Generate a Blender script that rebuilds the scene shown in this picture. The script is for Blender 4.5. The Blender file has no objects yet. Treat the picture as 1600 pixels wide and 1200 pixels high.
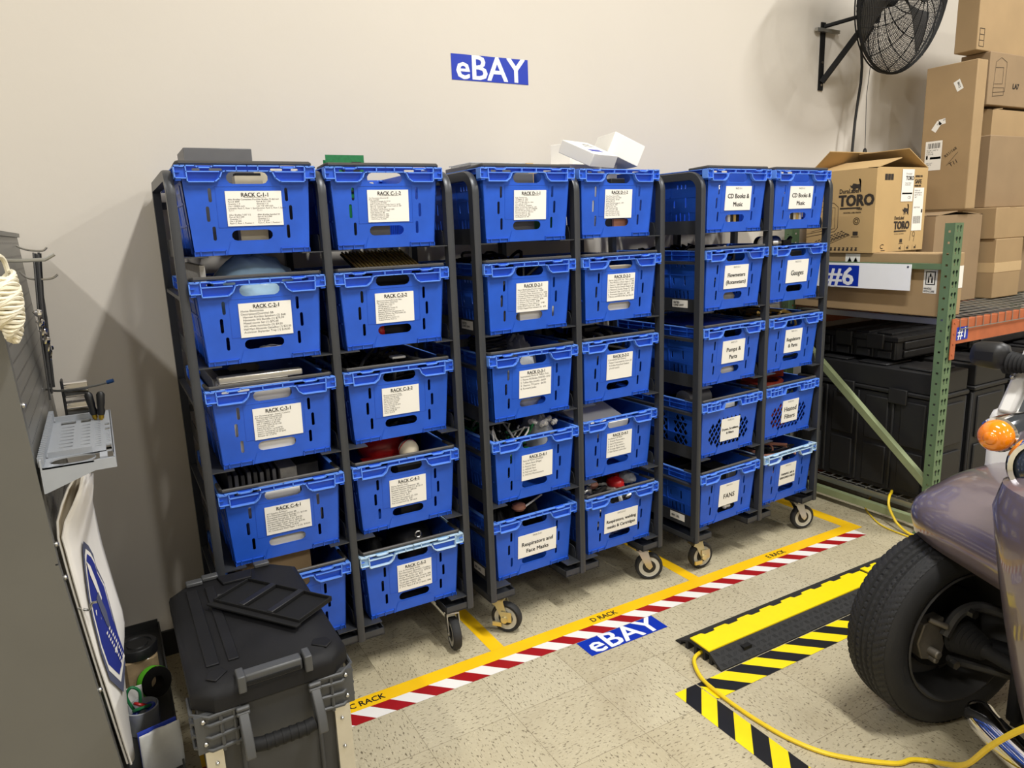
import bpy, bmesh, math, random
from mathutils import Vector, Matrix
random.seed(7)
C = bpy.context.scene.collection
PI = math.pi
SC = bpy.context.scene

# ------------------------------------------------------------------ camera
def make_camera():
    loc = Vector((-0.6976, -1.8482, 1.5679)); ya, pi_, ro = 0.5136, -0.2113, -0.0375
    fw = Vector((math.sin(ya)*math.cos(pi_), math.cos(ya)*math.cos(pi_), math.sin(pi_)))
    r0 = Vector((math.cos(ya), -math.sin(ya), 0)); u0 = r0.cross(fw)
    r = math.cos(ro)*r0 + math.sin(ro)*u0; u = -math.sin(ro)*r0 + math.cos(ro)*u0
    m = Matrix(((r.x, u.x, -fw.x, loc.x), (r.y, u.y, -fw.y, loc.y), (r.z, u.z, -fw.z, loc.z), (0, 0, 0, 1)))
    cd = bpy.data.cameras.new('camera'); cd.sensor_fit = 'HORIZONTAL'; cd.sensor_width = 36.0
    cd.lens = 1125.75/1600*36.0; cd.clip_start = 0.02; cd.clip_end = 60
    co = bpy.data.objects.new('camera', cd); C.objects.link(co); co.matrix_world = m
    SC.camera = co
make_camera()
# ------------------------------------------------------------------ world, lights, exposure
w = bpy.data.worlds.new('world'); SC.world = w; w.use_nodes = True
w.node_tree.nodes['Background'].inputs[0].default_value = (0.95, 0.97, 1.0, 1)
w.node_tree.nodes['Background'].inputs[1].default_value = 0.06
def strip_light(x, y, z, lx, ly, power, col=(1.0, 0.992, 0.965)):
    ld = bpy.data.lights.new('ceiling_tube', 'AREA'); ld.shape = 'RECTANGLE'; ld.size = lx; ld.size_y = ly
    ld.energy = power; ld.color = col
    o = bpy.data.objects.new('ceiling_tube', ld); C.objects.link(o); o.location = (x, y, z)
strip_light(0.75, -1.45, 4.5, 0.16, 1.2, 150)
strip_light(-3.1, -1.55, 4.5, 0.16, 1.2, 95)
strip_light(4.2, -1.6, 4.5, 0.16, 1.2, 150)
strip_light(0.75, -5.2, 4.5, 0.16, 1.2, 95)
strip_light(4.2, -5.2, 4.5, 0.16, 1.2, 95)
strip_light(-3.1, -5.2, 4.5, 0.16, 1.2, 70)
SC.view_settings.view_transform = 'Standard'; SC.view_settings.look = 'None'
SC.view_settings.exposure = 0.0; SC.view_settings.gamma = 1.0; SC.view_settings.use_curve_mapping = False

# ------------------------------------------------------------------ materials
def lin(c):
    def f(v):
        v /= 255.0
        return v/12.92 if v <= 0.04045 else ((v+0.055)/1.055)**2.4
    return (f(c[0]), f(c[1]), f(c[2]), 1.0)
MATS = {}
def mat(name, rgb, rough=0.5, metal=0.0, var=0.06, scale=30.0, bump=0.0, bscale=None, coat=0.0, trans=0.0, alpha=1.0, emit=0.0, spec=0.5):
    m = bpy.data.materials.new(name); m.use_nodes = True; nt = m.node_tree; N = nt.nodes; L = nt.links
    b = N['Principled BSDF']
    c = lin(rgb)
    tc = N.new('ShaderNodeTexCoord')
    if var > 0:
        nz = N.new('ShaderNodeTexNoise'); nz.inputs['Scale'].default_value = scale; nz.inputs['Detail'].default_value = 4
        L.new(tc.outputs['Object'], nz.inputs['Vector'])
        mx = N.new('ShaderNodeMix'); mx.data_type = 'RGBA'
        mx.inputs[6].default_value = (c[0]*(1-var*2), c[1]*(1-var*2), c[2]*(1-var*2), 1)
        mx.inputs[7].default_value = (min(1, c[0]*(1+var*2)), min(1, c[1]*(1+var*2)), min(1, c[2]*(1+var*2)), 1)
        L.new(nz.outputs['Fac'], mx.inputs[0]); L.new(mx.outputs[2], b.inputs['Base Color'])
    else:
        b.inputs['Base Color'].default_value = c
    b.inputs['Roughness'].default_value = rough; b.inputs['Metallic'].default_value = metal
    b.inputs['Specular IOR Level'].default_value = spec
    if coat: b.inputs['Coat Weight'].default_value = coat; b.inputs['Coat Roughness'].default_value = 0.05
    if trans: b.inputs['Transmission Weight'].default_value = trans
    if alpha < 1: b.inputs['Alpha'].default_value = alpha
    if bump:
        n2 = N.new('ShaderNodeTexNoise'); n2.inputs['Scale'].default_value = bscale or scale*4; n2.inputs['Detail'].default_value = 3
        L.new(tc.outputs['Object'], n2.inputs['Vector'])
        bp = N.new('ShaderNodeBump'); bp.inputs['Strength'].default_value = bump; bp.inputs['Distance'].default_value = 0.002
        L.new(n2.outputs['Fac'], bp.inputs['Height']); L.new(bp.outputs['Normal'], b.inputs['Normal'])
    MATS[name] = m
    return m
mat('crate_blue', (34, 86, 196), 0.40, var=0.14, scale=11, spec=0.45)
mat('crate_edge_highlight', (96, 144, 236), 0.45, var=0.05, scale=20, spec=0.4)  # lighter rim ribs: specular edge highlight and stress whitening painted into the blue
mat('pale_blue', (140, 178, 215), 0.5, var=0.08, scale=20)
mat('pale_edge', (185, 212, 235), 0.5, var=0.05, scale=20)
mat('rack_grey', (62, 64, 68), 0.38, 0.3, var=0.06, scale=12, spec=0.5)
mat('dark_grey', (58, 57, 56), 0.5, var=0.06)
mat('black_plastic', (22, 22, 23), 0.45, var=0.08, scale=20)
mat('black_matte', (16, 16, 17), 0.7, var=0.08, spec=0.3)
mat('case_black', (27, 27, 29), 0.55, var=0.12, scale=8)
mat('rubber', (32, 32, 33), 0.75, var=0.12, scale=15, bump=0.3, bscale=300)
mat('bail_grey', (66, 64, 62), 0.5, 0.1, var=0.1)
mat('white_label', (236, 233, 226), 0.45, var=0.015, scale=5)
mat('ink', (24, 24, 26), 0.5, var=0)
mat('white_paper', (228, 226, 220), 0.6, var=0.02, scale=8)
mat('sign_blue', (12, 48, 168), 0.35, var=0.03, bump=0.25, bscale=260)
mat('sign_white', (238, 240, 245), 0.4, var=0.01)
mat('tape_yellow', (246, 194, 18), 0.45, var=0.06, scale=8)
mat('tape_red', (158, 20, 24), 0.4, var=0.05)
mat('tape_white', (236, 232, 226), 0.4, var=0.02)
mat('hazard_yellow', (250, 220, 10), 0.45, var=0.03)
mat('hazard_black', (20, 20, 22), 0.45, var=0.06)
mat('cardboard', (160, 134, 98), 0.8, var=0.07, scale=6, bump=0.05, bscale=90)
mat('cardboard_light', (184, 154, 106), 0.8, var=0.06, scale=5, bump=0.05, bscale=90)
mat('cardboard_dark', (144, 121, 92), 0.8, var=0.07, scale=6, bump=0.05, bscale=90)
mat('cardboard_inside', (92, 68, 44), 0.85, var=0.07, scale=6)
mat('box_tape', (196, 168, 126), 0.35, var=0.03)
mat('box_ink', (44, 36, 30), 0.7, var=0)
mat('steel', (190, 190, 188), 0.28, 1.0, var=0.04)
mat('cast_iron', (120, 114, 104), 0.55, 0.6, var=0.15, scale=40)
mat('chrome', (225, 225, 228), 0.08, 1.0, var=0.0)
mat('zinc', (205, 196, 160), 0.3, 0.8, var=0.08)
mat('aluminium', (205, 200, 188), 0.35, 0.7, var=0.05)
mat('wheel_hub', (186, 182, 168), 0.5, var=0.04)
mat('green_steel', (98, 122, 90), 0.45, 0.1, var=0.10, scale=10)
mat('green_pale', (140, 150, 112), 0.5, 0.1, var=0.12, scale=12)
mat('orange_steel', (178, 98, 62), 0.5, 0.05, var=0.12, scale=18)
mat('wire_grey', (170, 170, 165), 0.35, 0.8, var=0.03)
mat('pegboard_grey', (104, 103, 99), 0.4, 0.35, var=0.04, scale=5)
mat('holder_grey', (148, 152, 158), 0.45, var=0.03)
mat('tray_grey', (60, 60, 59), 0.45, 0.3, var=0.06)
mat('canvas', (226, 222, 216), 0.85, var=0.04, scale=9, bump=0.2, bscale=40)
mat('canvas_inside', (190, 176, 150), 0.9, var=0.06, scale=9)
mat('logo_blue', (36, 48, 132), 0.6, var=0.08, scale=20)
mat('logo_outline', (84, 88, 110), 0.6, var=0)
mat('car_paint', (120, 108, 114), 0.28, 0.35, var=0.03, scale=3, coat=0.8)
mat('car_white', (226, 224, 220), 0.25, var=0.01, coat=0.6)
mat('amber', (255, 132, 4), 0.12, var=0.15, scale=60, coat=1.0)
mat('rope_white', (232, 224, 200), 0.85, var=0.08, scale=60)
mat('box_grey', (96, 96, 98), 0.45, 0.2, var=0.05)
mat('toolbox_grey', (60, 60, 60), 0.55, var=0.05, scale=6, spec=0.3)
mat('lid_black', (22, 22, 24), 0.6, var=0.35, scale=9, bump=0.1, bscale=150, spec=0.25)
mat('clip_grey', (68, 69, 70), 0.45, var=0.04)
mat('circuit_green', (22, 110, 62), 0.4, var=0.2, scale=80)
mat('relay_beige', (196, 186, 160), 0.5, var=0.06)
mat('plastic_bag_blue', (176, 210, 232), 0.22, var=0.12, scale=12, bump=1.0, bscale=30)
mat('clear_bag', (205, 208, 210), 0.15, var=0.1, scale=14, bump=0.8, bscale=40, alpha=0.55)
mat('foam_grey', (150, 146, 138), 0.9, var=0.15, scale=70)
mat('gold', (222, 190, 112), 0.35, 0.6, var=0.08)
mat('red_plastic', (168, 24, 26), 0.35, var=0.08)
mat('belt_red', (176, 66, 44), 0.55, var=0.08)
mat('cream', (226, 214, 188), 0.5, var=0.05)
mat('copper_pink', (172, 118, 96), 0.5, var=0.12)
mat('green_rubber', (34, 120, 70), 0.5, var=0.1)
mat('lime', (96, 190, 40), 0.5, var=0.06)
mat('blue_rubber', (30, 56, 160), 0.4, var=0.08)
mat('cable_yellow', (240, 206, 40), 0.4, var=0.06, scale=30)
mat('cable_white', (205, 203, 196), 0.5, var=0.05)
mat('brass', (170, 140, 50), 0.3, 0.9, var=0.05)
mat('glass_dark', (60, 66, 72), 0.05, 0.0, var=0.0, coat=1.0)
mat('jar_plastic', (196, 170, 130), 0.15, var=0.3, scale=25, alpha=0.6)
mat('tip_blue', (20, 60, 110), 0.5, var=0)
mat('baseboard_black', (26, 26, 27), 0.5, var=0.05)

def floor_material():
    m = bpy.data.materials.new('vinyl_tile'); m.use_nodes = True; nt = m.node_tree; N = nt.nodes; L = nt.links
    b = N['Principled BSDF']; tc = N.new('ShaderNodeTexCoord')
    def math_(op, a, bb=None, clamp=False):
        n = N.new('ShaderNodeMath'); n.operation = op; n.use_clamp = clamp
        for i, v in enumerate((a, bb)):
            if v is None: continue
            if isinstance(v, (int, float)): n.inputs[i].default_value = v
            else: L.new(v, n.inputs[i])
        return n.outputs[0]
    def mapped(sc, rz=0, loc=(0, 0, 0)):
        mp = N.new('ShaderNodeMapping'); mp.inputs['Scale'].default_value = sc; mp.inputs['Rotation'].default_value = (0, 0, rz)
        mp.inputs['Location'].default_value = loc
        L.new(tc.outputs['Object'], mp.inputs['Vector']); return mp.outputs[0]
    def noise(vec, s, d=3, r=0.5):
        n = N.new('ShaderNodeTexNoise'); n.inputs['Scale'].default_value = s; n.inputs['Detail'].default_value = d
        n.inputs['Roughness'].default_value = r; L.new(vec, n.inputs['Vector']); return n.outputs['Fac']
    T = 0.3048
    tile = mapped((1/T, 1/T, 0), 0, (0, 0, 0))
    sep = N.new('ShaderNodeSeparateXYZ'); L.new(tile, sep.inputs[0])
    fx = math_('FRACT', sep.outputs[0]); fy = math_('FRACT', sep.outputs[1])
    dx = math_('MINIMUM', fx, math_('SUBTRACT', 1.0, fx)); dy = math_('MINIMUM', fy, math_('SUBTRACT', 1.0, fy))
    dmin = math_('MINIMUM', dx, dy)
    joint = math_('LESS_THAN', dmin, 0.0032)
    ix = math_('FLOOR', sep.outputs[0]); iy = math_('FLOOR', sep.outputs[1])
    cmb = N.new('ShaderNodeCombineXYZ'); L.new(ix, cmb.inputs[0]); L.new(iy, cmb.inputs[1])
    wn = N.new('ShaderNodeTexWhiteNoise'); wn.noise_dimensions = '2D'; L.new(cmb.outputs[0], wn.inputs['Vector'])
    rnd = wn.outputs['Value']
    par = math_('GREATER_THAN', math_('FRACT', math_('MULTIPLY', math_('ADD', math_('ADD', ix, iy), 0.5), 0.5)), 0.5)
    # flecks: streaky noise in two directions chosen tile by tile
    a1 = noise(mapped((60, 170, 1), 0.5), 1.0, 2, 0.6); a2 = noise(mapped((170, 60, 1), 0.3), 1.0, 2, 0.6)
    l1 = noise(mapped((50, 130, 1), 0.2, (7, 3, 0)), 1.0, 2); l2 = noise(mapped((130, 50, 1), -0.1, (7, 3, 0)), 1.0, 2)
    def mixf(f, a, c):
        n = N.new('ShaderNodeMix'); n.data_type = 'FLOAT'; L.new(f, n.inputs[0]); L.new(a, n.inputs[2]); L.new(c, n.inputs[3]); return n.outputs[0]
    dark = math_('MULTIPLY', math_('SUBTRACT', mixf(par, a1, a2), 0.585), 14, True)
    light = math_('MULTIPLY', math_('SUBTRACT', mixf(par, l1, l2), 0.60), 9, True)
    base = N.new('ShaderNodeMix'); base.data_type = 'RGBA'; base.inputs[6].default_value = lin((184, 173, 144)); base.inputs[7].default_value = lin((192, 182, 154))
    L.new(rnd, base.inputs[0])
    def over(col, fac, rgb):
        n = N.new('ShaderNodeMix'); n.data_type = 'RGBA'; L.new(col, n.inputs[6]); n.inputs[7].default_value = lin(rgb)
        L.new(fac, n.inputs[0]); return n.outputs[2]
    c = over(base.outputs[2], math_('MULTIPLY', light, 0.5), (214, 203, 172))
    c = over(c, math_('MULTIPLY', dark, 0.85), (88, 76, 56))
    dirt = math_('MULTIPLY', math_('SUBTRACT', noise(mapped((1, 1, 1)), 2.2, 6, 0.65), 0.52), 2.6, True)
    c = over(c, math_('MULTIPLY', dirt, 0.60), (138, 120, 90))
    scuff = math_('MULTIPLY', math_('SUBTRACT', noise(mapped((5, 14, 1), 0.6), 1.0, 5, 0.7), 0.66), 7, True)
    c = over(c, math_('MULTIPLY', scuff, 0.65), (108, 94, 70))
    c = over(c, math_('MULTIPLY', joint, 0.6), (96, 82, 60))
    L.new(c, b.inputs['Base Color']); b.inputs['Roughness'].default_value = 0.42
    b.inputs['Specular IOR Level'].default_value = 0.35
    MATS['vinyl_tile'] = m
floor_material()
def wall_material():
    m = mat('wall_paint', (202, 195, 184), 0.62, var=0.015, scale=2.0, bump=0.25, bscale=30, spec=0.3)
wall_material()
mat('ceiling_white', (215, 213, 208), 0.8, var=0.02, scale=3)

# ------------------------------------------------------------------ mesh builder
class MB:
    def __init__(s): s.v = []; s.f = []; s.m = []; s.sm = []
    def add(s, vs, fs, mi=0, smooth=False, T=None):
        o = len(s.v)
        for p in vs:
            p = Vector(p)
            s.v.append(T @ p if T is not None else p)
        for f in fs: s.f.append([i+o for i in f]); s.m.append(mi); s.sm.append(smooth)
        return s
    def box(s, x0, x1, y0, y1, z0, z1, mi=0, T=None):
        vs = [(x0,y0,z0),(x1,y0,z0),(x1,y1,z0),(x0,y1,z0),(x0,y0,z1),(x1,y0,z1),(x1,y1,z1),(x0,y1,z1)]
        return s.add(vs, [(0,3,2,1),(4,5,6,7),(0,1,5,4),(1,2,6,5),(2,3,7,6),(3,0,4,7)], mi, False, T)
    def hexa(s, b, t, mi=0, T=None):      # four bottom and four top corners, both anticlockwise from above
        return s.add(list(b)+list(t), [(3,2,1,0),(4,5,6,7),(0,1,5,4),(1,2,6,5),(2,3,7,6),(3,0,4,7)], mi, False, T)
    def prism(s, poly, a, b, axis='z', mi=0, T=None, smooth=False):  # poly in the two other axes (in order)
        n = len(poly)
        def P(p, h):
            return {'z': (p[0], p[1], h), 'y': (p[0], h, p[1]), 'x': (h, p[0], p[1])}[axis]
        vs = [P(p, a) for p in poly]+[P(p, b) for p in poly]
        fs = [list(range(n))[::-1], list(range(n, 2*n))]+[(i, (i+1) % n, n+(i+1) % n, n+i) for i in range(n)]
        return s.add(vs, fs, mi, smooth, T)
    def tube(s, pts, r, n=8, mi=0, closed=False, T=None, cap=True, rs=None, flat=None):
        pts = [Vector(p) for p in pts]; k = len(pts); vs = []; fs = []
        up = None
        for i, p in enumerate(pts):
            if closed: t = pts[(i+1) % k]-pts[i-1]
            else: t = pts[min(i+1, k-1)]-pts[max(i-1, 0)]
            t = t.normalized() if t.length > 1e-9 else Vector((0, 0, 1))
            if up is None:
                up = Vector((0, 0, 1)) if abs(t.z) < 0.9 else Vector((0, 1, 0))
            a = t.cross(up)
            if a.length < 1e-4: a = t.cross(Vector((1, 0, 0)))
            a.normalize(); bb = a.cross(t).normalized(); up = bb
            rr = rs[i] if rs else r
            for j in range(n):
                q = 2*PI*(j+0.5)/n
                vs.append(p+a*(math.cos(q)*rr)+bb*(math.sin(q)*rr*(flat or 1)))
        m = k if closed else k-1
        for i in range(m):
            for j in range(n):
                fs.append((i*n+j, i*n+(j+1) % n, ((i+1) % k)*n+(j+1) % n, ((i+1) % k)*n+j))
        if cap and not closed: fs += [list(range(n))[::-1], list(range((k-1)*n, k*n))]
        return s.add(vs, fs, mi, n > 5, T)
    def cyl(s, p0, p1, r, n=16, mi=0, T=None, r2=None):
        return s.tube([p0, p1], r, n, mi, T=T, rs=[r, r if r2 is None else r2])
    def lathe(s, prof, n=32, mi=0, T=None, mis=None):   # prof (r, h) about z
        vs = []; k = len(prof)
        for r, h in prof:
            for j in range(n): vs.append((r*math.cos(2*PI*j/n), r*math.sin(2*PI*j/n), h))
        o = len(s.v)
        for i in range(k-1):
            fs = [(i*n+j, i*n+(j+1) % n, (i+1)*n+(j+1) % n, (i+1)*n+j) for j in range(n)]
            if i == 0: s.add(vs, fs, (mis[i] if mis else mi), True, T)
            else:
                for f in fs: s.f.append([q+o for q in f]); s.m.append(mis[i] if mis else mi); s.sm.append(True)
        return s
    def ball(s, c, r, n=12, k=8, mi=0, T=None, sc=(1, 1, 1), jit=0, seed=0):
        rn = random.Random(seed); vs = []; fs = []
        for i in range(k+1):
            th = PI*i/k
            for j in range(n):
                ph = 2*PI*j/n; q = 1+(rn.random()-.5)*jit
                vs.append((c[0]+r*sc[0]*q*math.sin(th)*math.cos(ph), c[1]+r*sc[1]*q*math.sin(th)*math.sin(ph), c[2]+r*sc[2]*q*math.cos(th)))
        for i in range(k):
            for j in range(n): fs.append((i*n+j, (i+1)*n+j, (i+1)*n+(j+1) % n, i*n+(j+1) % n))
        return s.add(vs, fs, mi, True, T)
    def grid(s, P, nu, nv, mi=0, T=None, smooth=True):   # P(i,j)->point
        vs = [P(i/(nu), j/(nv)) for i in range(nu+1) for j in range(nv+1)]
        fs = [(i*(nv+1)+j, (i+1)*(nv+1)+j, (i+1)*(nv+1)+j+1, i*(nv+1)+j+1) for i in range(nu) for j in range(nv)]
        return s.add(vs, fs, mi, smooth, T)
    def mesh(s, name, mats, sharp=40):
        me = bpy.data.meshes.new(name); me.from_pydata([tuple(p) for p in s.v], [], s.f)
        for m in (mats if isinstance(mats, (list, tuple)) else [mats]): me.materials.append(MATS[m])
        me.polygons.foreach_set('material_index', s.m); me.polygons.foreach_set('use_smooth', s.sm)
        me.validate(); me.update()
        try: me.set_sharp_from_angle(angle=math.radians(sharp))
        except Exception: pass
        return me
    def build(s, name, mats, parent=None, bevel=0, loc=None, rz=0, fix=True, sharp=40, solid=0, sub=0):
        me = s.mesh(name, mats, sharp)
        if fix:
            bm = bmesh.new(); bm.from_mesh(me); bmesh.ops.recalc_face_normals(bm, faces=bm.faces); bm.to_mesh(me); bm.free()
        return place(name, me, parent, loc, rz, bevel, solid, sub)
def place(name, me, parent=None, loc=None, rz=0, bevel=0, solid=0, sub=0):
    o = bpy.data.objects.new(name, me); C.objects.link(o)
    if parent: o.parent = parent
    if loc: o.location = loc
    if rz: o.rotation_euler = (0, 0, rz)
    if solid:
        md = o.modifiers.new('solid', 'SOLIDIFY'); md.thickness = solid
    if sub:
        md = o.modifiers.new('sub', 'SUBSURF'); md.levels = sub; md.render_levels = sub
    if bevel:
        md = o.modifiers.new('bevel', 'BEVEL'); md.width = bevel; md.segments = 2; md.limit_method = 'ANGLE'; md.angle_limit = math.radians(50)
    return o
def tag(o, label=None, cat=None, group=None, kind=None):
    if label: o['label'] = label
    if cat: o['category'] = cat
    if group: o['group'] = group
    if kind: o['kind'] = kind
    return o
def thing(name, label, cat, loc=(0, 0, 0), rz=0, group=None):
    o = bpy.data.objects.new(name, None); o.empty_display_size = 0.05; C.objects.link(o)
    o.location = loc; o.rotation_euler = (0, 0, rz)
    return tag(o, label, cat, group)
def copy_tree(o, parent=None):
    c = o.copy(); C.objects.link(c)
    if parent: c.parent = parent
    for ch in o.children: copy_tree(ch, c)
    return c
def curve_plate(outer, holes, cuts=None):
    """flat filled outline with holes -> (verts 2d, faces)"""
    cu = bpy.data.curves.new('tmp', 'CURVE'); cu.dimensions = '2D'; cu.fill_mode = 'BOTH'
    for poly in [outer]+list(holes):
        sp = cu.splines.new('POLY'); sp.points.add(len(poly)-1); sp.use_cyclic_u = True
        for i, p in enumerate(poly): sp.points[i].co = (p[0], p[1], 0, 1)
    ob = bpy.data.objects.new('tmp', cu); me = bpy.data.meshes.new_from_object(ob)
    vs = [tuple(v.co)[:2] for v in me.vertices]; fs = [list(p.vertices) for p in me.polygons]
    bpy.data.objects.remove(ob); bpy.data.curves.remove(cu); bpy.data.meshes.remove(me)
    return vs, fs
def plate(mb, outer, holes, F, th, mi=0):
    """extrude a holed 2d plate; F(u,v,d) -> 3d point, d in 0..th"""
    vs, fs = curve_plate(outer, holes)
    mb.add([F(u, v, 0) for u, v in vs], fs, mi); mb.add([F(u, v, th) for u, v in vs], [f[::-1] for f in fs], mi)
    for poly in [outer]+list(holes):
        n = len(poly)
        mb.add([F(p[0], p[1], 0) for p in poly]+[F(p[0], p[1], th) for p in poly], [(i, (i+1) % n, n+(i+1) % n, n+i) for i in range(n)], mi)
def stadium(cx, cy, w, h, n=5):
    r = min(w, h)/2; pts = []
    if w >= h:
        for i in range(n+1): a = -PI/2+PI*i/n; pts.append((cx+w/2-r+r*math.cos(a), cy+r*math.sin(a)))
        for i in range(n+1): a = PI/2+PI*i/n; pts.append((cx-w/2+r+r*math.cos(a), cy+r*math.sin(a)))
    else:
        for i in range(n+1): a = PI*i/n; pts.append((cx+r*math.cos(a), cy+h/2-r+r*math.sin(a)))
        for i in range(n+1): a = PI+PI*i/n; pts.append((cx+r*math.cos(a), cy-h/2+r+r*math.sin(a)))
    return pts
TXT = {}
def text2d(s, size, align='LEFT', bold=0.0, spacing=1.0, line=1.0):
    key = (s, size, align, bold, spacing, line)
    if key in TXT: return TXT[key]
    cu = bpy.data.curves.new('tmp', 'FONT'); cu.body = s; cu.size = size; cu.align_x = align; cu.resolution_u = 2
    cu.offset = bold; cu.space_character = spacing; cu.space_line = line
    ob = bpy.data.objects.new('tmp', cu); me = bpy.data.meshes.new_from_object(ob)
    r = ([tuple(v.co)[:2] for v in me.vertices], [list(p.vertices) for p in me.polygons])
    bpy.data.objects.remove(ob); bpy.data.curves.remove(cu); bpy.data.meshes.remove(me)
    TXT[key] = r
    return r
def put_text(mb, s, size, F, mi, x=0, y=0, align='LEFT', bold=0.0, sx=1.0, sy=1.0, rot=0.0, line=1.0, spacing=1.0, shear=0):
    vs, fs = text2d(s, size, align, 0.0, spacing, line)
    c, sn = math.cos(rot), math.sin(rot)
    o0 = Vector(F(x, y)); nrm = (Vector(F(x+.01, y))-o0).cross(Vector(F(x, y+.01))-o0).normalized()
    for k, (dx, dy) in enumerate(((-bold, -bold*.6), (bold, -bold*.6), (-bold, bold*.6), (bold, bold*.6)) if bold > 0.00015 else ((0, 0),)):
        out = []
        for u, v in vs:
            u, v = u*sx+shear*v+dx, v*sy+dy
            out.append(Vector(F(x+c*u-sn*v, y+sn*u+c*v))+nrm*(.00015*k))
        mb.add(out, fs, mi)
# ------------------------------------------------------------------ the room
WY = 1.035
def struct(name, mb, mats, **k):
    return tag(mb.build(name, mats, **k), kind='structure')
struct('floor', MB().box(-6, 9, -8, 2, -0.1, 0), 'vinyl_tile')
struct('wall_back', MB().box(-6, 9, WY, WY+0.15, 0, 4.7), 'wall_paint')
struct('wall_left', MB().box(-6.15, -6, -8, WY+0.15, 0, 4.7), 'wall_paint')
struct('wall_right', MB().box(9, 9.15, -8, WY+0.15, 0, 4.7), 'wall_paint')
struct('wall_front', MB().box(-6, 9, -8.15, -8, 0, 4.7), 'wall_paint')
struct('ceiling', MB().box(-6, 9, -8, WY+0.15, 4.7, 4.8), 'ceiling_white')
struct('baseboard_back', MB().box(-6, 9, WY-0.012, WY-0.0005, 0.0, 0.102), 'baseboard_black')

# ------------------------------------------------------------------ floor tapes and signs
def striped(mb, x0, x1, y0, y1, slant, period, phase, F, mi_a, mi_b):
    """parallelogram stripes along x clipped to a strip; slant = x shift from y1 to y0"""
    k0 = int((x0-slant-phase)/period)-3; k1 = int((x1+slant-phase)/period)+3
    for k in range(k0, k1+1):
        for h, mi in ((0, mi_a), (0.5, mi_b)):
            a = phase+(k+h)*period; b = a+period/2
            poly = [(a+slant, y0), (b+slant, y0), (b, y1), (a, y1)]
            for xc, keep in ((x0, 1), (x1, -1)):
                out = []
                for i in range(len(poly)):
                    p, q = poly[i], poly[(i+1) % len(poly)]
                    ip, iq = keep*(p[0]-xc) >= 0, keep*(q[0]-xc) >= 0
                    if ip: out.append(p)
                    if ip != iq:
                        t = (xc-p[0])/(q[0]-p[0]); out.append((xc, p[1]+t*(q[1]-p[1])))
                poly = out
                if len(poly) < 3: break
            if len(poly) >= 3: mb.add([F(u, v) for u, v in poly], [list(range(len(poly)))], mi)
def flat(z): return lambda u, v: (u, v, z)
def tape_plate(x0, x1, y0, y1, z=0.0008, mi=0):
    return MB().box(x0, x1, y0, y1, 0.0001, z, mi)
mb = MB().box(-0.62, 2.555, 0.298, 0.362, 0.0001, 0.0008)
for s, x in (('C RACK', -0.152), ('D RACK', 0.857), ('E RACK', 1.885)):
    put_text(mb, s, 0.040, lambda u, v: (u, v, 0.0012), 1, x, 0.316, sx=0.88, bold=0.0006)
tag(mb.build('floor_tape', ['tape_yellow', 'ink'], fix=False), 'long yellow floor tape lettered C RACK, D RACK and E RACK', 'floor tape')
mb = MB()
striped(mb, -0.62, 2.49, 0.229, 0.298, 0.071, 0.1432, -0.0880, flat(0.0009), 0, 1)
tag(mb.build('hazard_tape', ['tape_red', 'tape_white'], fix=False), 'red and white diagonally striped tape beside the long yellow floor tape', 'floor tape')
for x0, x1, lab in ((0.414, 0.470, 'short yellow floor tape running to the wall between the left and middle racks'),
                    (1.424, 1.480, 'short yellow floor tape running to the wall between the middle and right racks'),
                    (2.480, 2.555, 'short yellow floor tape closing the bay at the right end of the right rack')):
    tag(MB().box(x0, x1, 0.3625, 1.0, 0.0001, 0.0008).build('floor_tape', 'tape_yellow', fix=False), lab, 'floor tape', 'short yellow floor tapes between rack bays')
# yellow and black hazard outline
mb = MB()
striped(mb, 0.92, 2.0, -0.305, -0.206, 0.1, 0.1545, 0.981, flat(0.0009), 0, 1)
tag(mb.build('hazard_tape', ['hazard_yellow', 'hazard_black'], fix=False), 'yellow and black striped floor tape running beside the cable ramp to the tyre', 'floor tape', 'yellow and black hazard tapes')
mb = MB()
def FV(u, v): return (v, -u, 0.0010)
def vert_strip(mb):
    # along -y ; boundary on the left edge y=yl meets the right edge at yl+0.102
    x0, x1 = 0.819, 0.916
    per = 0.1445
    for k in range(-2, 12):
        for h, mi in ((0, 1), (0.5, 0)):
            a = -0.262-k*per-h*per; b = a-per/2
            poly = [(x0, a), (x0, b), (x1, b+0.101), (x1, a+0.101)]
            out = []
            for i in range(4):
                p, q = poly[i], poly[(i+1) % 4]; ip, iq = p[1] <= -0.206, q[1] <= -0.206
                if ip: out.append(p)
                if ip != iq:
                    t = (-0.206-p[1])/(q[1]-p[1]); out.append((p[0]+t*(q[0]-p[0]), -0.206))
            if len(out) >= 3: mb.add([(u, v, 0.0010) for u, v in out], [list(range(len(out)))], mi)
vert_strip(mb)
tag(mb.build('hazard_tape', ['hazard_yellow', 'hazard_black'], fix=False), 'yellow and black striped floor tape running from the corner towards the viewer', 'floor tape', 'yellow and black hazard tapes')
def shop_sign(name, F, w, h, label):
    mb = MB()
    mb.add([F(-w/2, -h/2, 0), F(w/2, -h/2, 0), F(w/2, h/2, 0), F(-w/2, h/2, 0)], [(0, 1, 2, 3)], 0)
    put_text(mb, 'eBAY', 0.134*h/0.1, lambda u, v: F(u, v, 0.0006), 1, 0, -h*0.43, align='CENTER', bold=0.0022, sx=1.06)
    return tag(mb.build(name, ['sign_blue', 'sign_white'], fix=False), label, 'sign')
shop_sign('floor_sign', lambda u, v, d: (0.9+u, 0.176+v, 0.0012+d), 0.370, 0.101, 'blue and white sign stuck flat on the floor beside the red and white tape')
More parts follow.
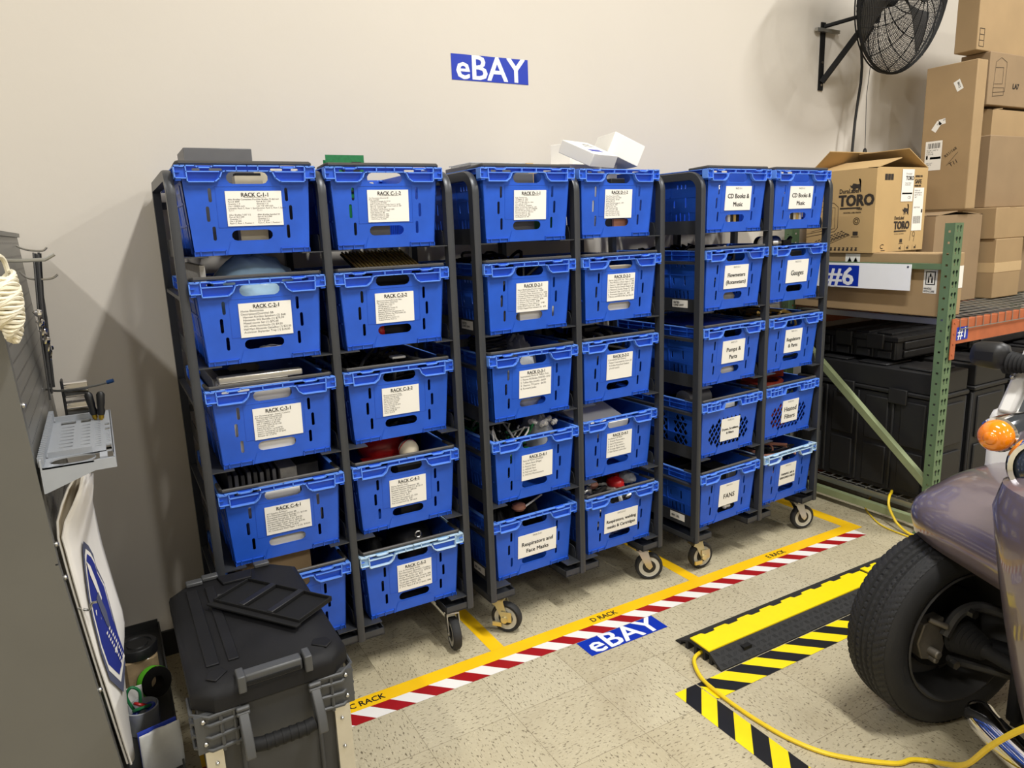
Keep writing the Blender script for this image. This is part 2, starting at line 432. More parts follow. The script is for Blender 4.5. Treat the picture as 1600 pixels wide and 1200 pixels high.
shop_sign('wall_sign', lambda u, v, d: (0.882+u, WY-0.0015-d, 2.237+v), 0.371, 0.102, 'blue and white lettered sign stuck on the wall above the racks')
# ------------------------------------------------------------------ blue crates
H = 0.254; CW = 0.392; CD = 0.575
def front_y(z): return 0.031-0.019*z/H
def half_w(z): return 0.168+0.015*z/H
def rib(mb, pts, F, y0, y1, th, mi, closed=False):
    """thin rib following a polyline in the crate face, standing out from y1 to y0"""
    n = len(pts)
    m = n if closed else n-1
    for i in range(m):
        (x0, z0), (x1, z1) = pts[i], pts[(i+1) % n]
        dx, dz = x1-x0, z1-z0; L = math.hypot(dx, dz)
        if L < 1e-6: continue
        nx, nz = -dz/L*th/2, dx/L*th/2; ex, ez = dx/L*th/2, dz/L*th/2
        q = [(x0-ex+nx, z0-ez+nz), (x0-ex-nx, z0-ez-nz), (x1+ex-nx, z1+ez-nz), (x1+ex+nx, z1+ez+nz)]
        vs = [F(a, y0, b) for a, b in q]+[F(a, y1, b) for a, b in q]
        mb.add(vs, [(0, 1, 2, 3), (7, 6, 5, 4), (0, 4, 5, 1), (1, 5, 6, 2), (2, 6, 7, 3), (3, 7, 4, 0)], mi)
def crate_shell(lattice):
    mb = MB(); t = 0.003
    def end_wall(F, front):
        outer = [(-half_w(0), 0), (half_w(0), 0), (half_w(H), H), (-half_w(H), H)]
        holes = []
        if not lattice:
            holes.append(stadium(0, 0.220, 0.118, 0.034)); holes.append(stadium(0, 0.056, 0.118, 0.030))
            for s in (-1, 1):
                for x, z0, z1 in ((0.108, 0.152, 0.192), (0.118, 0.097, 0.141), (0.106, 0.043, 0.084)):
                    holes.append(stadium(s*x, (z0+z1)/2, 0.0095, z1-z0, 4))
            for s in (-1, 1):
                holes.append(stadium(s*0.138, 0.243, 0.022, 0.007, 3)); holes.append(stadium(s*0.085, 0.243, 0.036, 0.007, 3))
        else:
            holes.append(stadium(0, 0.222, 0.10, 0.030))
            p = 0.0185
            for i in range(-9, 10):
                for j in range(-9, 10):
                    if (i+j) % 2: continue
                    x, z = i*p*0.72, 0.098+j*p
                    if (x/0.142)**2+((z-0.098)/0.068)**2 > 1: continue
                    a, b = p*0.72*0.86, p*0.86
                    holes.append([(x+a, z), (x, z+b), (x-a, z), (x, z-b)])
        plate(mb, outer, holes, lambda u, v, d: F(u, front_y(v)+d, v), t)
    Ff = lambda x, y, z: (x, y, z)
    Fb = lambda x, y, z: (-x, CD-y, z)
    end_wall(Ff, True); end_wall(Fb, False)
    # long side walls; u runs front to back
    def side(s):
        y0, y1 = 0.031, CD-0.031
        outer = [(y0, 0), (y1, 0), (CD-0.012, H), (0.012, H)]
        holes = []
        if not lattice:
            for g in (0.16, CD-0.16):
                for k in range(4): holes.append(stadium(g+(k-1.5)*0.024, 0.062, 0.008, 0.050-(k % 2)*0.012, 3))
                holes.append(stadium(g-0.02, 0.128, 0.008, 0.045, 3)); holes.append(stadium(g+0.045, 0.122, 0.008, 0.03, 3))
                for k in range(3): holes.append(stadium(g+(k-1)*0.022, 0.192, 0.007, 0.018, 3))
        else:
            p = 0.021
            for g in (0.15, 0.27, 0.40):
                for i in range(-2, 3):
                    for j in range(-3, 4):
                        if (i+j) % 2: continue
                        x, z = g+i*p*0.72, 0.10+j*p; a, b = p*0.72*0.84, p*0.84
                        holes.append([(x+a, z), (x, z+b), (x-a, z), (x, z-b)])
        plate(mb, outer, holes, lambda u, v, d: (s*(half_w(v)-d), u, v), t)
        # outer relief and rim ribs
        def F(a, y, b): return (s*(half_w(H)+0.012-y), a, b)
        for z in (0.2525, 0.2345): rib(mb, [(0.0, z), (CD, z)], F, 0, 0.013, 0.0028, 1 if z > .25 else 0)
        rib(mb, [(0.0, 0.213), (0.20, 0.213)], F, 0, 0.0145, 0.0026, 0); rib(mb, [(CD-0.20, 0.213), (CD, 0.213)], F, 0, 0.0145, 0.0026, 0)
        for y in (0.03, 0.10, 0.20, 0.26, 0.32, 0.375, 0.475, 0.545):
            rib(mb, [(y, 0.2525), (y, 0.2345 if 0.2 < y < .375 else 0.213)], F, 0, 0.0135, 0.0026, 0)
        for z in (0.088, 0.150): rib(mb, [(0.045, z), (CD-0.045, z)], lambda a, y, b: (s*(half_w(b)+0.0025-y), a, b), 0, 0.004, 0.006, 0)
        for y in (0.07, 0.225, CD-0.225, CD-0.07): rib(mb, [(y, 0.01), (y, 0.2)], lambda a, y, b: (s*(half_w(b)+0.0025-y), a, b), 0, 0.004, 0.006, 0)
    side(1); side(-1)
    mb.box(-half_w(0), half_w(0), 0.031, CD-0.031, 0.0, 0.003)
    # end rims: channels, dips and the handle shroud
    def rim(F):
        W = CW/2
        dep = lambda z: front_y(z)+0.0008
        for s in (-1, 1):
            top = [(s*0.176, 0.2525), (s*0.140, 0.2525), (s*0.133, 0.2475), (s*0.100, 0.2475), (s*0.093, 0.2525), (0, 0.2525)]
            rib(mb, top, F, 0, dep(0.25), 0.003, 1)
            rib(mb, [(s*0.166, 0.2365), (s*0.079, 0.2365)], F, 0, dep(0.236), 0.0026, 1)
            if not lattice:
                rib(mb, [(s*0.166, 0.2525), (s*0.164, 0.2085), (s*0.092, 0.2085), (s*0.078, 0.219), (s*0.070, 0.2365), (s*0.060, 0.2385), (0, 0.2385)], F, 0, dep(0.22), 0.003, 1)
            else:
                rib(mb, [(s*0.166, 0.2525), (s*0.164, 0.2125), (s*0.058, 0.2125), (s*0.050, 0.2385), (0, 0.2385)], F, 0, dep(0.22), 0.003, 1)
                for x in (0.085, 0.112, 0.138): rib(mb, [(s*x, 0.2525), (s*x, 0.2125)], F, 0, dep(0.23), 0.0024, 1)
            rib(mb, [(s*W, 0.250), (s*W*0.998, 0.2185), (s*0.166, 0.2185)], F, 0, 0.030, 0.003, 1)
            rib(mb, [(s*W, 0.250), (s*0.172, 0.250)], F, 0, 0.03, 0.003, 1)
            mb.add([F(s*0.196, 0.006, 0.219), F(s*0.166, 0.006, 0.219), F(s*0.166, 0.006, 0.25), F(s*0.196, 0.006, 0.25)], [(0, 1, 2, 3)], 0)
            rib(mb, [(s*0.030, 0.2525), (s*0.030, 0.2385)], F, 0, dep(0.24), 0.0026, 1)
            # base pockets
            rib(mb, [(s*0.166, 0.0135), (s*0.080, 0.0135)], F, 0.026, 0.0315, 0.0022, 0)
            for x in (0.166, 0.150, 0.115, 0.080): rib(mb, [(s*x, 0.001), (s*x, 0.0135)], F, 0.026, 0.0315, 0.0022, 0)
        mb.add([F(-0.064, 0.0265, 0.038), F(0.064, 0.0265, 0.038), F(0.076, 0.0285, 0.001), F(-0.076, 0.0285, 0.001)], [(0, 1, 2, 3)], 0)
        # raised frame round the label field
        if not lattice:
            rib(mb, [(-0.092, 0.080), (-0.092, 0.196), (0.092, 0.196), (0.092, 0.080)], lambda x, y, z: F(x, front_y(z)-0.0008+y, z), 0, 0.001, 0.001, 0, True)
    rim(Ff); rim(Fb)
    return mb.mesh('crate', ['crate_blue', 'crate_edge_highlight'])
def fixn(me):
    bm = bmesh.new(); bm.from_mesh(me); bmesh.ops.recalc_face_normals(bm, faces=bm.faces); bm.to_mesh(me); bm.free(); return me
CRATE = crate_shell(False); LATT = crate_shell(True)
# pale rimmed variant: same shell with the rim faces in pale plastic
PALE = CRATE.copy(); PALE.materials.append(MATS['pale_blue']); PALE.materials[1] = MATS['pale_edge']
for p in PALE.polygons:
    c = p.center
    if p.material_index == 0 and c.z > 0.2305 and c.y < 0.03: p.material_index = 2
def bail_mesh():
    mb = MB(); W = 0.186
    mb.tube([(-W, 0.11, 0.2565), (-W, 0.022, 0.2605), (-W+0.004, 0.014, 0.2615), (W-0.004, 0.014, 0.2615), (W, 0.022, 0.2605), (W, 0.11, 0.2565)], 0.0062, 8)
    return fixn(mb.mesh('bail_bar', 'bail_grey'))
BAIL = bail_mesh()

RACKS = {'C': (-0.0573, 0.4353, -0.0113), 'D': (0.8889, 0.4265, 0.0242), 'E': (1.8962, 0.394, 0.0555)}
Z0, DZ, PITCH = 0.2197, 0.3259, 0.4262
PULL = dict(zip('C11 C12 C21 C22 C31 C32 C41 C42 C52 D11 D12 D21 D22 D31 D32 D41 D42 D51 D52 E11 E12 E21 E22 E31 E32 E41 E42 E51 E52'.split(),
 zip([-.007,.005,-.012,-.004,-.005,.014,-.004,.008,.006,-.012,.003,-.009,-.01,-.013,.003,-.001,.015,.021,.003,-.005,-.004,-.002,.002,.001,.004,.001,.005,-.001,-.001],
     [-.006,-.003,-.003,-.013,.004,.003,.004,.008,.005,-.008,-.004,-.003,-.011,-.002,-.007,.012,.008,.012,.002,-.004,-.004,.001,.007,-.001,.002,-.001,.005,-.005,.001])))
PULL['C51'] = (0.004, 0.0)
def rack_pt(k, x, y, z):
    x0, y0, a = RACKS[k]; c, s = math.cos(a), math.sin(a)
    return (x0+c*x-s*y, y0+s*x+c*y, z)
def crate_frame(key):
    k, row, col = key[0], int(key[1]), int(key[2])
    pull, dx = PULL[key]; dx = max(-0.003, min(0.003, dx))
    x = (col-1.5)*PITCH+dx; z = Z0+(5-row)*DZ
    return k, x, pull-0.008, z
def in_crate(key, x, y, z):
    """world position of a point given in a crate's own frame"""
    k, cx, cy, cz = crate_frame(key)
    return rack_pt(k, cx+x, cy+y, cz+z)

# label sheets: x0, x1, z0, z1 on the crate front, then lines
LB = {}
def L_(key, box, head, body, big=None, rot=0.0): LB[key] = (box, head, body, big, rot)
L_('C11', (-.067,.093,.083,.183), 'RACK C-1-1', 'Allen Bradley Conveniece Plus\nPart #: 6000\nQuantity = 4\nList = $3800 each\nLocation: Rack C, Row 1, Spot 1\nC-1-1\n\nAllen Bradley 7-007 1/2\nPart #: SLC-500\nQuantity = 1\nList = $1200\nRack C, Row 1, Position 1', None)
L_('C12', (-.062,.078,.083,.184), 'RACK C-1-2', 'Part Description (Quantity) $$\nMeter Assembly\n  1756-PA72 Prosupply (2)  $1765\n  1746-IM16 Input (3)  $308\n  FEPA Communications Transfer Panel (1)  $1789\n  Nano 201 Communications Power Supply (2)  $89\n  TB-12 (4) - 5073 (2)  $88\n  SLC 500 SLC 5/03 Processor (2)  $285\n  1746-OW16 Output (2)  $388\n  Power Module (1)  $89\n  1746-OB16 Output (2)  $385\n  AIO-1240 Assembly (2)  $385\n  1746-IO12 Module (2)  $385\n  1746-P4 Power (3)  $385', None)
L_('C21', (-.067,.088,.078,.182), 'RACK C-2-1', 'Home Electronics\nDescription(Quantity) $$\n  Harman Kardon Speakers (2) $68\n  Nintendo Wii Bundle (1) $79.99\n  Mixed movie Set (1) $75.00\n  Wii white nunchucks (2) $9.00\n  Half Mart Nintendo GameBoy (1) $25.00\n  Activision Skylander Trap (1) $18.00', None)
L_('C22', (-.065,.070,.080,.180), 'RACK C-2-2', 'Electronics/Sports/Personal, Misc.\nPart Description (Quantity)\n  Football shin strap (1)\n  MIT Backpacks (1)\n  HTMH graphite insole (1)\n  Steel Peg backpack (1)\n  Ramallo Beworth Headphones (1)\n  AB-Panel Jewelry Esp Metrosslim (2)\n  Matte headphones (1)\n  Grammy Broom Action (1)\n  Vedison Phone Wall (1)', None)
L_('C31', (-.066,.083,.078,.180), 'RACK C-3-1', 'Gas Chromatograph - Supelco Columns\nPart Description(Quantity) $$\n  Mattrick MIC 120 (1) $1,150\n  MSP26 Capillary (1) $1,095\n  SPB-1 Capillary (1) $1,095\n  Carbowax 105M (2) $1,100\n  Supel-Q (1) $1,050\n  Methel Q Merit / Level $795\n  Supelco Carbograph (1) $650\n  Supelco Carbograph FS 20 $645\n  Porapak QS (1) $745', None)
L_('C32', (-.066,.068,.083,.182), 'RACK C-3-2', 'Electronics/Laptop Units\nToshiba Chargers (2) $35\nDell Charger (2) $28\nPower Cords (11) $55\nHP Chargers (3) $18\nSony Audio (1) $35\nCisco Console (2) $18\nRouter (1) $25\nLenovo Cable (5) $12\nUSB cords (8) $8\nGoGo (2) $18', None)
L_('C41', (-.064,.081,.083,.180), 'RACK C-4-1', 'AC Supplies & Filters\nPart Description(Quantity) $$\nHoneywell Humidifier Springs (1)  $19.00\nHumidifier Springs (2)  $19.00\nHoneywell Media Filters (2)  $49.00\nAir Bear Filter Paper  20 ct  $29.95\nCal Humidifier Filter Paper (1)  $19.95\nCondensor Filter Paper  $14.00\nAC Condensor Filter Paper 1 ct (3)  $18.00', None)
L_('C42', (-.066,.070,.078,.180), 'RACK C-4-2', 'Nylon Sports Gear\nPart Description (Quantity)  $$\nBaseball Shoulder Pads (1)  $110.19\nCatchers Gloves (2)  $49.00\nCatchers Mitt (1)  $49\nBat warmer (1)  $49\nCatchers shin guards (2)  $50\nCatchers Mask (2)  $29\nPad hooded ball (2)  $9 each', None)
L_('C52', (-.062,.070,.078,.184), 'RACK C-5-2', 'Car & Plumbing Items\nPart Description (Quantity) / Condition\nPassenger Side Mirror (1)  $79.99\nMotor Tank Kit (2)  $55\nAlt Manifold 68/67 cable (2 each)  $48\nTie gas gap organizer (2 each)  $9.50\nRotometers (H2)  $75\n2" PVC Pipe (4 & 20 (1 each)  $48', None)
L_('D11', (-.056,.080,.076,.178), 'RACK D-1-1', 'Relay Terminals Unit\n120 Register (2)   $220\n1/2 Register (2)   $220\nRelief - (1) 28psi Relay (2)   $220\nValve valve (2)   $220\nPneu Manifold (3)   $180/$450\nDigital/ Low (4) Motor Gauge (2)   $78\nNanometre (4) 2 - 3mm (3)   $180/$250\nDart 001 50/5 door Breaker (2)  $38\nElectronic supplies (4)   $75 door\nValve port inserts (2)   $38\nMarket Real Zone (4)   $28\nSpiral/Regulator (2)   $45', None)
L_('D12', (-.064,.070,.072,.180), 'RACK D-1-2', 'Mass Flow Control Misc\nMass Flow Meter (3)   $185\nMass Flow Ring - 20 lpm\nBrooks MFC (1)\nLinear Mass flow gauge (1)   $79.\nSierra Mass (2)   $98\nOlofsson (5)   $16\nHMI - Shelf Panel $98\nTravel Hand (2)   $98\nMX Transmitter (2)  $76\nMass Flow Panel (1)  $45\nMass Flow Motor (1)  $65', None)
L_('D21', (-.058,.080,.072,.178), 'RACK D-2-1', 'Alarm Board (Gas Monitor Units)\n1. Control/ GTG Reader (1)   $188\n2. Cubeoptic Timer, Annunciator (1)   $188\n3. Voltage Monitor/Detector Lamps, Flag (2)   $98\n4. Cubeoptic Timer + Controller (1)   $188\n5. Altronic Sensor Supply (1)   $188\n6. Watlow LTK-115 (1)   $388\n7. Omegatron Timer Alert (1)   $188\n8. Bass DVM Panel (12)   $188\n9. Pulso Digital Flow Indicator (3)   $78', None)
L_('D22', (-.066,.072,.078,.184), 'RACK D-2-2', 'Sierra Corp D10, Isc, Opto (used)\n1. Meas MU221A 12 Power Supply (1)   $98\n2. Quantum L 3000-20W regulator (1)  $188\n3. Merlin2 Combine Detector Range (1)  $7\n4. Mercury2 Combo Range (1)  $98\n5. Rosemount Tulsa  (1) D Power (3)   $98\n6. Pneumatic Switch (4)   $45\n7. Mercury Lead-40/50-A2 (Pass Type 300)  $71', None)
L_('D31', (-.062,.080,.076,.182), 'RACK D-3-1', 'Instrument Parts & Teflon Fitts\n1. Thermo 450 Broken 5/8 $700 - $750\n2. Teflon fitts (multi) - $450\n3. Thermo TX parts - $6/00\n4. Formaris Junks', None)
L_('D32', (-.062,.070,.084,.190), 'RACK D-3-2', 'Calculators for Dryers\n- Parapol Compressed Air Dryers (2)\n  Includes Attached Gasket\n  (3 with each)', None)
L_('D41', (-.062,.080,.072,.176), 'RACK D-4-1', 'Fans & Motor Displays\n1. Allens Fans (Mega)\n2. Rotom Fans\n3. ADDA Fans\n4. Pull tech fans\n5. SVOTS Micromotors', None)
L_('D42', (-.062,.070,.076,.182), 'RACK D-4-2', 'Incubators & Parts\n1. Dispair Parameters\n2. Input Parameters\n3. Save & Tips meters\n4. Orange digital temp\n5. Refr Radon controller', None)
L_('D51', (-.078,.104,.070,.166), 'RACK D-5-1', '', 'Respirators and\nFace Masks')
L_('D52', (-.086,.094,.074,.164), 'RACK D-5-2', '', 'Respirators, welding\nmasks & Cartridges')
L_('E11', (-.070,.090,.088,.186), 'RACK E-1-1', '', 'CD Books &\nMusic')
L_('E12', (-.074,.090,.088,.186), 'RACK E-1-2', '', 'CD Books &\nMusic')
L_('E21', (-.064,.086,.086,.186), 'RACK E-2-1', '', 'Flowmeters\n(Rotameters)')
L_('E22', (-.070,.084,.082,.186), 'RACK E-2-2', '', 'Gauges')
L_('E31', (-.060,.084,.086,.186), 'RACK E-3-1', '', 'Pumps &\nParts')
L_('E32', (-.058,.066,.080,.190), 'RACK E-3-2', '', 'Regulators\n& Parts')
L_('E41', (-.054,.068,.056,.160), 'RACK E-4-1', '', 'Dryers, Scrubbers,\n& Filters')
L_('E42', (-.054,.066,.064,.174), 'RACK E-4-2', '', 'Heated\nFilters')
L_('E51', (-.056,.074,.072,.178), 'RACK E-5-1', '', 'FANS')
L_('E52', (-.060,.062,.076,.182), 'RACK E-5-2', '', 'THERMO, API &\nSERVOMEX PARTS')
def label_part(key, parent):
    (x0, x1, z0, z1), head, body, big, rot = LB[key]
    mb = MB(); off = 0.0028
    F = lambda u, v: (u, front_y(v)-off, v)
    mb.add([(x0, front_y(z0)-off+.0003, z0), (x1, front_y(z0)-off+.0003, z0), (x1, front_y(z1)-off+.0003, z1), (x0, front_y(z1)-off+.0003, z1),
            (x0, front_y(z0)-.0009, z0), (x1, front_y(z0)-.0009, z0), (x1, front_y(z1)-.0009, z1), (x0, front_y(z1)-.0009, z1)],
           [(0, 1, 2, 3), (0, 4, 5, 1), (1, 5, 6, 2), (2, 6, 7, 3), (3, 7, 4, 0)], 0)
    cx = (x0+x1)/2; w = x1-x0; h = z1-z0
    if big is None:
        put_text(mb, head, 0.0165, F, 1, cx+0.004, z1-0.0165, 'CENTER', bold=0.0003, sx=0.93)
        mb.add([F(cx-.028, z1-.0185), F(cx+.036, z1-.0185), F(cx+.036, z1-.0178), F(cx-.028, z1-.0178)], [(0, 1, 2, 3)], 1)
        lines = body.split('\n'); n = len(lines)
        if key == 'C11':
            a = lines[:6]; b = lines[7:]
            for i, t in enumerate(a):
                put_text(mb, t, 0.0064, F, 1, x0+.006, z1-.026-.0063*i); put_text(mb, t.replace('Conveniece Plus', '70 db3 6x3').replace('6000', 'SLC-250').replace('$3800', '$1,050'), 0.0064, F, 1, x0+.086, z1-.026-.0063*i)
            for i, t in enumerate(b):
                put_text(mb, t, 0.0064, F, 1, x0+.006, z1-.070-.0060*i); put_text(mb, t.replace('7-007 1/2', 'bundled 50'), 0.0064, F, 1, x0+.086, z1-.070-.0060*i)
        else:
            avail = h-0.030; step = min(0.0092, avail/n); size = min(0.0092, step*1.02)
            if n <= 6: step = min(0.0115, avail/n); size = 0.0100
            for i, t in enumerate(lines):
                vs, fs = text2d(t, size)
                wd = max([v[0] for v in vs] or [0.01]); sx = min(1.0, (w-0.010)/wd)
                if t: put_text(mb, t, size, F, 1, x0+.005, z1-.027-step*i, sx=sx, bold=0.00006)
    else:
        put_text(mb, head, 0.0105, F, 1, cx, z1-0.0125, 'CENTER', sx=0.8)
        lines = big.split('\n')
        size = 0.0185 if max(map(len, lines)) > 16 else 0.0235
        if key in ('D51',): size = 0.0235
        if key in ('D52',): size = 0.0195
        if key == 'E41': size = 0.0145
        if key == 'E52': size = 0.0145
        if key in ('E22', 'E51', 'E42'): size = 0.032
        if key in ('E31', 'E11', 'E12'): size = 0.026
        step = size*1.28 if size < .03 else size*1.15
        zc = z0+(h-0.014)/2+step*(len(lines)-1)/2-size*0.35
        for i, t in enumerate(lines):
            vs, fs = text2d(t, size, 'CENTER'); wd = 2*max([v[0] for v in vs]); sx = min(1.0, (w-0.010)/wd)
            put_text(mb, t, size, F, 1, cx, zc-step*i, 'CENTER', bold=0.0005, sx=sx)
    o = mb.build('label', ['white_label', 'ink'], parent, fix=False)
    return o
NOBAIL = set('D12 D41 D42 D51 E22 E52'.split())
rack_word = {'C': 'left', 'D': 'middle', 'E': 'right'}
row_word = {1: 'top', 2: 'second', 3: 'third', 4: 'fourth', 5: 'bottom'}
def make_crate(key):
    k, cx, cy, cz = crate_frame(key)
    me = LATT if key in ('E41', 'E42') else (PALE if key in ('C52', 'E52') else CRATE)
    desc = 'blue lattice-sided plastic crate' if me is LATT else ('pale-rimmed blue crate' if me is PALE else 'blue plastic crate')
    if key == 'C51': lab = 'blue crate in the bottom row, half hidden behind the black-lidded tool box'
    else:
        b = LB[key]; words = b[1] if b[3] is None else b[3].replace('\n', ' ')
        if key in ('E11', 'E12'): words = 'CD Books & Music'
        if b[3] is not None: desc = desc.replace('plastic ', '')
        lab = '%s labelled %s, %s row of its rack' % (desc, words if b[3] is None else b[3].replace('\n', ' '), row_word[int(key[1])])
        if key in ('E11', 'E12'): lab = 'blue crate labelled CD Books & Music, top row, %s of the two' % ('left' if key == 'E11' else 'right')
        if key in ('E52',): lab = 'pale-rimmed blue crate labelled THERMO, API & SERVOMEX PARTS, bottom row of its rack'
    t = thing('storage_crate', lab, 'crate', rack_pt(k, cx, cy, cz+0.0006), RACKS[k][2], 'blue crates in the wheeled racks')
    place('crate_body', me, t)
    if key not in NOBAIL: tag(place('bail_bar', BAIL, t), 'dark grey swing bar across the rim')
    if key != 'C51': label_part(key, t)
for k in 'CDE':
    for row in range(1, 6):
        for col in (1, 2): make_crate('%s%d%d' % (k, row, col))
# ------------------------------------------------------------------ wheeled racks
PX = (-0.4262, 0.0, 0.4262); RD = 0.555; PW = 0.0125; ZT = 1.752
def post_tube():
    """one inverted U of tube: front upright, bent top, rear upright, bottom at z=0.165"""
    mb = MB(); R = 0.055; pts = []
    yf, yb = 0.012, RD
    path = [(yf, 0.165), (yf, ZT-R)]
    for i in range(1, 7):
        a = PI/2*i/6; path.append((yf+R-R*math.cos(a), ZT-R+R*math.sin(a)))
    path.append((yb-0.02, ZT)); path.append((yb, ZT-0.02)); path.append((yb, 0.165))
    n = len(path); sec = [(-PW, -0.016), (-PW*0.55, -0.0185), (PW*0.55, -0.0185), (PW, -0.016), (PW, 0.014), (-PW, 0.014)]
    vs = []
    for i, (y, z) in enumerate(path):
        a = path[max(i-1, 0)]; b = path[min(i+1, n-1)]; ty, tz = b[0]-a[0], b[1]-a[1]; L = math.hypot(ty, tz); ty /= L; tz /= L
        ny, nz = tz, -ty       # inward normal for the front upright points +y
        for sx, so in sec: vs.append((sx, y+ny*so, z+nz*so))
    m = len(sec); fs = [(i*m+j, (i+1)*m+j, (i+1)*m+(j+1) % m, i*m+(j+1) % m) for i in range(n-1) for j in range(m)]
    fs += [list(range(m)), list(range((n-1)*m, n*m))[::-1]]
    mb.add(vs, fs, 0, True)
    return fixn(mb.mesh('upright', 'rack_grey', 50))
POST = post_tube()
def rail_mesh():
    return fixn(MB().box(-0.009, 0.009, 0.026, RD-0.014, 0, 0.012).mesh('side_rail', 'rack_grey'))
RAIL = rail_mesh()
def ledge_mesh(s):
    mb = MB()
    # vertical flange with rounded front corner, and flat ledge under the crate
    fl = [(0.030, -0.004), (0.026, 0.020), (0.034, 0.046), (0.046, 0.052), (RD-0.02, 0.052), (RD-0.02, -0.004)]
    mb.prism(fl, s*0.0130, s*0.0155, 'x')
    mb.hexa([(s*0.0135, -0.002, -0.0035), (s*0.078, -0.002, -0.0035), (s*0.078, RD-0.02, -0.0035), (s*0.0135, RD-0.02, -0.0035)],
            [(s*0.0135, -0.002, 0), (s*0.078, -0.002, 0), (s*0.078, RD-0.02, 0), (s*0.0135, RD-0.02, 0)])
    return fixn(mb.mesh('shelf_ledge', 'rack_grey'))
LEDGE = {1: ledge_mesh(1), -1: ledge_mesh(-1)}
def caster(parent, x, y, ang, style, front):
    """swivel castor; ang = direction the wheel trails, style 'brake' or 'plain'"""
    root_z = 0.165
    mb = MB(); dx, dy = math.cos(ang), math.sin(ang); T = Matrix.Rotation(ang, 4, 'Z')
    off = 0.034
    mb.box(-0.045, 0.045, -0.04, 0.04, -0.006, 0)
    mb.cyl((0, 0, -0.020), (0, 0, -0.006), 0.026, 16)
    for s in (-1, 1):
        poly = [(-0.020, -0.020), (0.026, -0.020), (off+0.014, -0.098), (off, -0.112), (off-0.014, -0.100)]
        mb.prism([(a, b) for a, b in poly], s*0.021, s*0.0245, 'y', T=T)
    mb.box(-0.022, 0.030, -0.0245, 0.0245, -0.026, -0.020, T=T)
    c = mb.build('caster', 'zinc' if style == 'brake' else 'steel', parent, loc=(x, y, root_z))
    R = 0.0625; zc = R-root_z+0.0008
    wm = MB(); TW = T @ Matrix.Translation((off, 0, zc)) @ Matrix.Rotation(PI/2, 4, 'X')
    wm.lathe([(0.014, -0.016), (0.030, -0.014), (0.046, -0.014), (0.047, -0.0155), (R-0.006, -0.0165), (R-0.001, -0.011), (R, 0), (R-0.001, 0.011), (R-0.006, 0.0165), (0.047, 0.0155), (0.046, 0.014), (0.030, 0.014), (0.014, 0.016)],
             28, mis=[1, 2, 2, 0, 0, 0, 0, 0, 0, 2, 2, 1], T=TW)
    wm.cyl((0, 0, -0.026), (0, 0, 0.026), 0.008, 12, 3, T=TW); wm.cyl((0, 0, -0.019), (0, 0, 0.019), 0.016, 16, 1, T=TW)
    wm.build('wheel', ['rubber', 'black_plastic', 'wheel_hub', 'steel'], c)
    if style == 'brake':
        b = MB()
        b.box(0.0, 0.052, -0.024, 0.024, -0.046, -0.030, T=T @ Matrix.Rotation(0.5, 4, 'Y'))
        b.cyl((off, -0.034, zc), (off, -0.020, zc), 0.014, 10, T=T); b.box(off-0.050, off-0.012, -0.032, -0.024, zc-0.030, zc-0.012, T=T)
        b.box(off-0.014, off+0.030, -0.030, -0.026, zc-0.008, zc+0.034, T=T)
        b.build('brake_pedal', 'zinc', c)
def make_rack(k):
    x0, y0, a = RACKS[k]
    t = thing('wheeled_rack', {'C': 'dark grey tube-framed rack on castors, leftmost of the three, behind the black tool box',
                               'D': 'dark grey tube-framed rack on castors, middle of the three, above the D RACK tape',
                               'E': 'dark grey tube-framed rack on castors, rightmost of the three, beside the green upright'}[k], 'rack', (x0, y0, 0), a, 'wheeled crate racks')
    for i, px in enumerate(PX):
        place('upright', POST, t, (px, 0, 0))
        for r in range(4): place('side_rail', RAIL, t, (px, 0, Z0+r*DZ+H-0.055))
        for r in range(5):
            for s in ((1,), (-1, 1), (-1,))[i]: place('shelf_ledge', LEDGE[s], t, (px, 0, Z0+r*DZ))
        xs = ((-0.014, 0.098), (-0.085, 0.085), (-0.098, 0.014))[i]
        MB().box(px+xs[0], px+xs[1], 0.0, RD+0.01, 0.1655, 0.171).box(px+xs[0], px+xs[1], 0.0, 0.004, 0.1655, 0.192).box(px+xs[0], px+xs[1], RD+.006, RD+.01, 0.1655, 0.192)\
            .box(px+xs[0], px+xs[0]+.003, 0.0, RD+.01, 0.1655, 0.192).box(px+xs[1]-.003, px+xs[1], 0.0, RD+.01, 0.1655, 0.192).build('base_channel', 'rack_grey', t)
    for zb in (0.95, 1.68): MB().box(-0.438, 0.438, RD+0.0186, RD+0.0226, zb, zb+.025).build('rear_brace', 'rack_grey', t)
    an = {'C': ((1.9, 'brake'), (-1.75, 'plain')), 'D': ((-0.9, 'brake'), (-0.55, 'plain')), 'E': ((-0.15, 'brake'), (-0.35, 'plain'))}[k]
    for (ang, st), cx in zip(an, (-0.372, 0.372)): caster(t, cx, 0.062, ang, st, True)
    for cx in (-0.372, 0.372): caster(t, cx, RD-0.06, 1.2, 'plain', False)
    # rating stickers on the left side flanges
    for (z, txt) in ((Z0+3*DZ+0.014, 'RATED\nLOAD LIMIT'), (Z0+0.014, '400 LBS')):
        m2 = MB(); F = lambda u, v: (PX[0]-0.0005, 0.14-u, z+v) 
        F = lambda u, v: (PX[0]+0.0124, 0.175-u, z+v)
        m2.add([F(0, 0), F(0.09, 0), F(0.09, 0.032), F(0, 0.032)], [(0, 1, 2, 3)], 0)
        F2 = lambda u, v: (PX[0]+0.0120, 0.175-u, z+v)
        put_text(m2, txt, 0.015 if 'LBS' in txt else 0.011, F2, 1, 0.008, 0.010 if 'LBS' in txt else 0.018, bold=0.0002)
        tag(m2.build('rating_sticker', ['white_label', 'ink'], t, fix=False), 'small white load rating sticker')
for k in 'CDE': make_rack(k)
